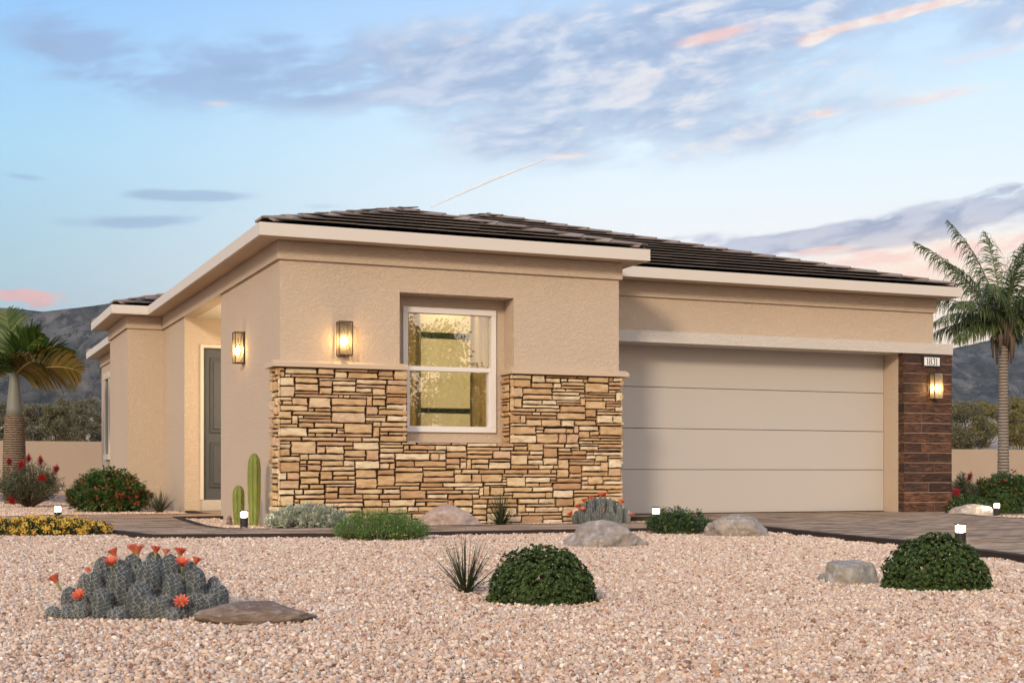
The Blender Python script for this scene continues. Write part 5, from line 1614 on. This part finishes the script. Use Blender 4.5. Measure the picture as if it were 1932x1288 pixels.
# ------------------------------------------------------------------ a yard tree across the street, seen only mirrored in the window
lm("street", "street_tree_leaf", [(0, (0.05, 0.07, 0.015)), (.5, (0.11, 0.13, 0.028)), (1, (0.24, 0.22, 0.06))], trans=.4)
STG = "leafy trees across the street"
for i, (x, y, w_, h_) in enumerate([(14.6, -13.5, 4.0, 6.3), (17.9, -15.5, 3.6, 4.4), (12.2, -16.5, 4.4, 7.2)]):
    bushy_tree("street_tree", (x, y, 0), w_, h_, .7, ["leafy yard tree across the street facing the window", "lower leafy yard tree to its right", "taller leafy yard tree further back"][i], 500 + i, M["street"], 90, 130, .16, STG, low=.12, Wr=.55)

# ------------------------------------------------------------------ mountains
SKY_LINE = [(-4200, 660), (-2200, 610), (-900, 588), (-300, 574), (0, 580), (45, 583), (80, 589), (130, 583), (200, 573), (260, 566), (420, 575), (700, 612), (1000, 650), (1400, 668), (1700, 672), (1797, 657), (1850, 645), (1885, 640), (1932, 634), (2100, 618), (2500, 602), (3200, 620), (5200, 660)]


def line(b):
    for (a, va), (c, vc) in zip(SKY_LINE[:-1], SKY_LINE[1:]):
        if a <= b <= c:
            k = (b - a) / (c - a); return va + (vc - va) * k
    return SKY_LINE[0][1] if b < SKY_LINE[0][0] else SKY_LINE[-1][1]


bs = list(np.unique(np.concatenate([np.linspace(-4200, -300, 60), np.linspace(-300, 420, 220), np.linspace(420, 1700, 60), np.linspace(1700, 2200, 160), np.linspace(2200, 5200, 50)])))
NS = 110; V, F = [], []
for b in bs:
    k = max(0, min(1, (b - 400) / 1200)); d1 = 2300 + 900 * k; d0 = 1350 + 500 * k
    ridge = (894.5 - line(b)) / FPX
    for j in range(NS):
        s = j / (NS - 9)
        d = d0 + (d1 - d0) * s
        p = at(b, d)
        q = Vector((p.x * .0016, p.y * .0016, 3.3))
        rf = mnoise.ridged_multi_fractal(q * 2.6, 0.9, 2.1, 6, 1.0, 2.0)
        fb = mnoise.fractal(q * 3.1, 1.0, 2.0, 5)
        ss = min(s, 1.0)
        prof = ss ** 1.15
        zr = .55 + ridge * d1
        z = 10 + (zr - 10) * prof * (1 - (1 - ss ** 1.5) * .75 * max(0, min(1, 1.25 - rf * .6))) + (1 - ss) * ss * fb * 60 + mnoise.fractal(Vector((p.x * .012, p.y * .012, 0)), 1.0, 2.0, 4) * (2.2 + 4 * ss * (1 - ss))
        if s > 1: z -= (s - 1) * (d1 - d0) * .9
        V.append((p.x, p.y, z))
nb_ = len(bs)
for i in range(nb_ - 1):
    for j in range(NS - 1):
        F.append((i * NS + j, (i + 1) * NS + j, (i + 1) * NS + j + 1, i * NS + j + 1))
g = MB(); g.add(V, F); o = g.build("mountains", M["mtn"], smooth=True); tag(o, kind="structure")

# ------------------------------------------------------------------ evening air
g = MB(); g.box(-4600, 4600, -4600, 4600, -14, 520); o = g.build("haze", None); tag(o, kind="stuff")
m, t = material("evening_haze"); o.data.materials.append(m)
pv = t.new("ShaderNodeVolumePrincipled"); pv.inputs["Color"].default_value = (.80, .86, .95, 1); pv.inputs["Density"].default_value = 0.000045; pv.inputs["Anisotropy"].default_value = 0.1
mo = t.new("ShaderNodeOutputMaterial"); t.t.links.new(pv.outputs[0], mo.inputs["Volume"])

# ------------------------------------------------------------------ contrail
m, t = material("contrail_vapour"); M["trail"] = m
nn = t.noise(t.coord(), .012, 3)
df = t.new("ShaderNodeBsdfDiffuse"); df.inputs[0].default_value = (.88, .95, 1, 1); tr = t.new("ShaderNodeBsdfTransparent"); tl = t.new("ShaderNodeBsdfTranslucent"); tl.inputs[0].default_value = (.95, .95, .95, 1)
t.out(t.mixsh(nn.step(.3, .7) * .3 + .03, t.mixsh(.5, df.outputs[0], tl.outputs[0]), tr.outputs[0]))
dd_ = 9000
A_, B_ = (813, 391), (1028, 301)
pts, rad = [], []
for i in range(25):
    s = i / 24; b = A_[0] + (B_[0] - A_[0]) * s; v = A_[1] + (B_[1] - A_[1]) * s - 3 * math.sin(math.pi * s)
    pts.append(at(b, dd_, .55 + (894.5 - v) * dd_ / FPX)); rad.append(wpx(.7 + 2.0 * math.sin(math.pi * min(.98, .08 + s * .8)), dd_))
g = MB(); g.tube(pts, rad, 8); o = g.build("contrail", M["trail"], smooth=True)
tag(o, "thin white aircraft contrail slanting over the roof", "contrail")

# ------------------------------------------------------------------ loose gravel
def inside(poly, x, y):
    c = np.zeros(len(x), bool); n = len(poly)
    for i in range(n):
        (x1, y1), (x2, y2) = poly[i], poly[(i + 1) % n]
        if y1 == y2: continue
        t_ = ((y1 > y) != (y2 > y)) & (x < (x2 - x1) * (y - y1) / (y2 - y1) + x1); c ^= t_
    return c


rg = np.random.default_rng(77)
TILE = 0.10


def scatter(d0, d1, spacing):
    """jittered cells over the yard between two distances"""
    hw = .42 * d1 + 1.0
    gx, gy = np.meshgrid(np.arange(-hw, hw, spacing), np.arange(d0, d1, spacing)); gx, gy = gx.ravel(), gy.ravel()
    k = np.abs(gx) < .42 * gy + 1.0; gx, gy = gx[k], gy[k]
    l = gx + rg.uniform(-.2, .2, len(gx)) * spacing; d = gy + rg.uniform(-.2, .2, len(gx)) * spacing
    return FWD[0] * d + RGT[0] * l, FWD[1] * d + RGT[1] * l


xs, ys, ks, cs = [], [], [], []
for d0, d1, sp_, sc_, cl in ((2.2, 7.0, .082, 1.0, 0), (7.0, 11.0, .088, 1.08, 0), (11.0, 17.0, .105, 1.25, 0), (17.0, 27.0, .14, 1.6, 0)):
    x, y = scatter(d0, d1, sp_); xs.append(x); ys.append(y); ks.append(np.full(len(x), sc_))
x = np.concatenate(xs); y = np.concatenate(ys); s = np.concatenate(ks)
pad = .05 * s
keep = np.ones(len(x), bool)
for ox, oy in ((0, 0), (1, 0), (-1, 0), (0, 1), (0, -1), (.7, .7), (-.7, .7), (.7, -.7), (-.7, -.7)):
    keep &= ~inside(WALK, x + ox * pad, y + oy * pad) & ~inside(DRIVE, x + ox * pad, y + oy * pad)
keep &= ~((x > XL - .08) & (y > YF - .08) & (y < 17.3)) & ~((x > XL) & (y > 17.3)) & ~((x > 2.80) & (y > 21.75)) & (y < 39)
x, y, s = x[keep], y[keep], s[keep]
n = len(x)
me = bpy.data.meshes.new("gravel"); me.vertices.add(n); me.vertices.foreach_set("co", np.stack([x, y, np.zeros(n)], 1).astype(np.float32).ravel())
at_ = me.attributes.new("size", "FLOAT_VECTOR", "POINT"); at_.data.foreach_set("vector", np.repeat(s[:, None], 3, 1).astype(np.float32).ravel())
tn = np.zeros((n, 3)); tn[:, 2] = rg.uniform(0, 6.28, n)
at_ = me.attributes.new("turn", "FLOAT_VECTOR", "POINT"); at_.data.foreach_set("vector", tn.astype(np.float32).ravel())
at_ = me.attributes.new("pick", "INT", "POINT"); at_.data.foreach_set("value", rg.integers(0, 10, n).astype(np.int32))
me.update()
grv = bpy.data.objects.new("gravel", me); COL.objects.link(grv); tag(grv, kind="stuff")
lib = bpy.data.collections.new("pebble_shapes")
import bmesh
shapes = []
for i in range(9):
    bm = bmesh.new(); bmesh.ops.create_icosphere(bm, subdivisions=2, radius=1.0)
    rnd = random.Random(900 + i); pls = [(Vector((rnd.gauss(0, 1), rnd.gauss(0, 1), rnd.gauss(0, 1))).normalized(), rnd.uniform(.45, .78)) for _ in range(9)]
    V = []
    for v in bm.verts:
        p = v.co.copy()
        for nrm, dd in pls:
            q = p.dot(nrm) - dd
            if q > 0: p -= nrm * q
        V.append((p.x * 1.2, p.y * .95, p.z * .75))
    shapes.append((np.array(V), np.array([[v.index for v in f.verts] for f in bm.faces]))); bm.free()
for i in range(10):
    Vs, Fs, nv = [], [], 0
    step_ = .0118
    for a in np.arange(-TILE / 2, TILE / 2, step_):
        for b in np.arange(-TILE / 2, TILE / 2, step_):
            if math.hypot(a, b) > TILE * .58: continue
            V, F_ = shapes[rg.integers(0, 9)]
            r = .0068 * float(np.clip(rg.lognormal(0, .30), .5, 1.9))
            qx, qy, qz = rg.uniform(0, 6.28, 3)
            m3 = np.array((Matrix.Rotation(qz, 3, "Z") @ Matrix.Rotation(qx, 3, "X") @ Matrix.Rotation(qy, 3, "Y")))
            Vs.append((V * r) @ m3.T + np.array([a + rg.uniform(-.5, .5) * step_, b + rg.uniform(-.5, .5) * step_, r * rg.uniform(-.35, .8)])); Fs.append(F_ + nv); nv += len(V)
    pm = np_mesh(np.concatenate(Vs), np.concatenate(Fs)); pm.materials.append(M["pebble"])
    lib.objects.link(bpy.data.objects.new("pebbles", pm))
ng = bpy.data.node_groups.new("gravel_scatter", "GeometryNodeTree")
ng.interface.new_socket(name="Geometry", in_out="INPUT", socket_type="NodeSocketGeometry"); ng.interface.new_socket(name="Geometry", in_out="OUTPUT", socket_type="NodeSocketGeometry")
gi = ng.nodes.new("NodeGroupInput"); go_ = ng.nodes.new("NodeGroupOutput"); ip = ng.nodes.new("GeometryNodeInstanceOnPoints"); ci = ng.nodes.new("GeometryNodeCollectionInfo")
ci.inputs["Collection"].default_value = lib; ci.inputs["Separate Children"].default_value = True; ci.inputs["Reset Children"].default_value = True
def named(nm, typ):
    q = ng.nodes.new("GeometryNodeInputNamedAttribute"); q.data_type = typ; q.inputs["Name"].default_value = nm
    return [o for o in q.outputs if o.enabled and o.name == "Attribute"][0]
ng.links.new(gi.outputs[0], ip.inputs["Points"]); ng.links.new(ci.outputs[0], ip.inputs["Instance"]); ip.inputs["Pick Instance"].default_value = True
ng.links.new(named("pick", "INT"), ip.inputs["Instance Index"]); ng.links.new(named("turn", "FLOAT_VECTOR"), ip.inputs["Rotation"]); ng.links.new(named("size", "FLOAT_VECTOR"), ip.inputs["Scale"])
ng.links.new(ip.outputs[0], go_.inputs[0])
md = grv.modifiers.new("scatter", "NODES"); md.node_group = ng
print("pebbles", n)
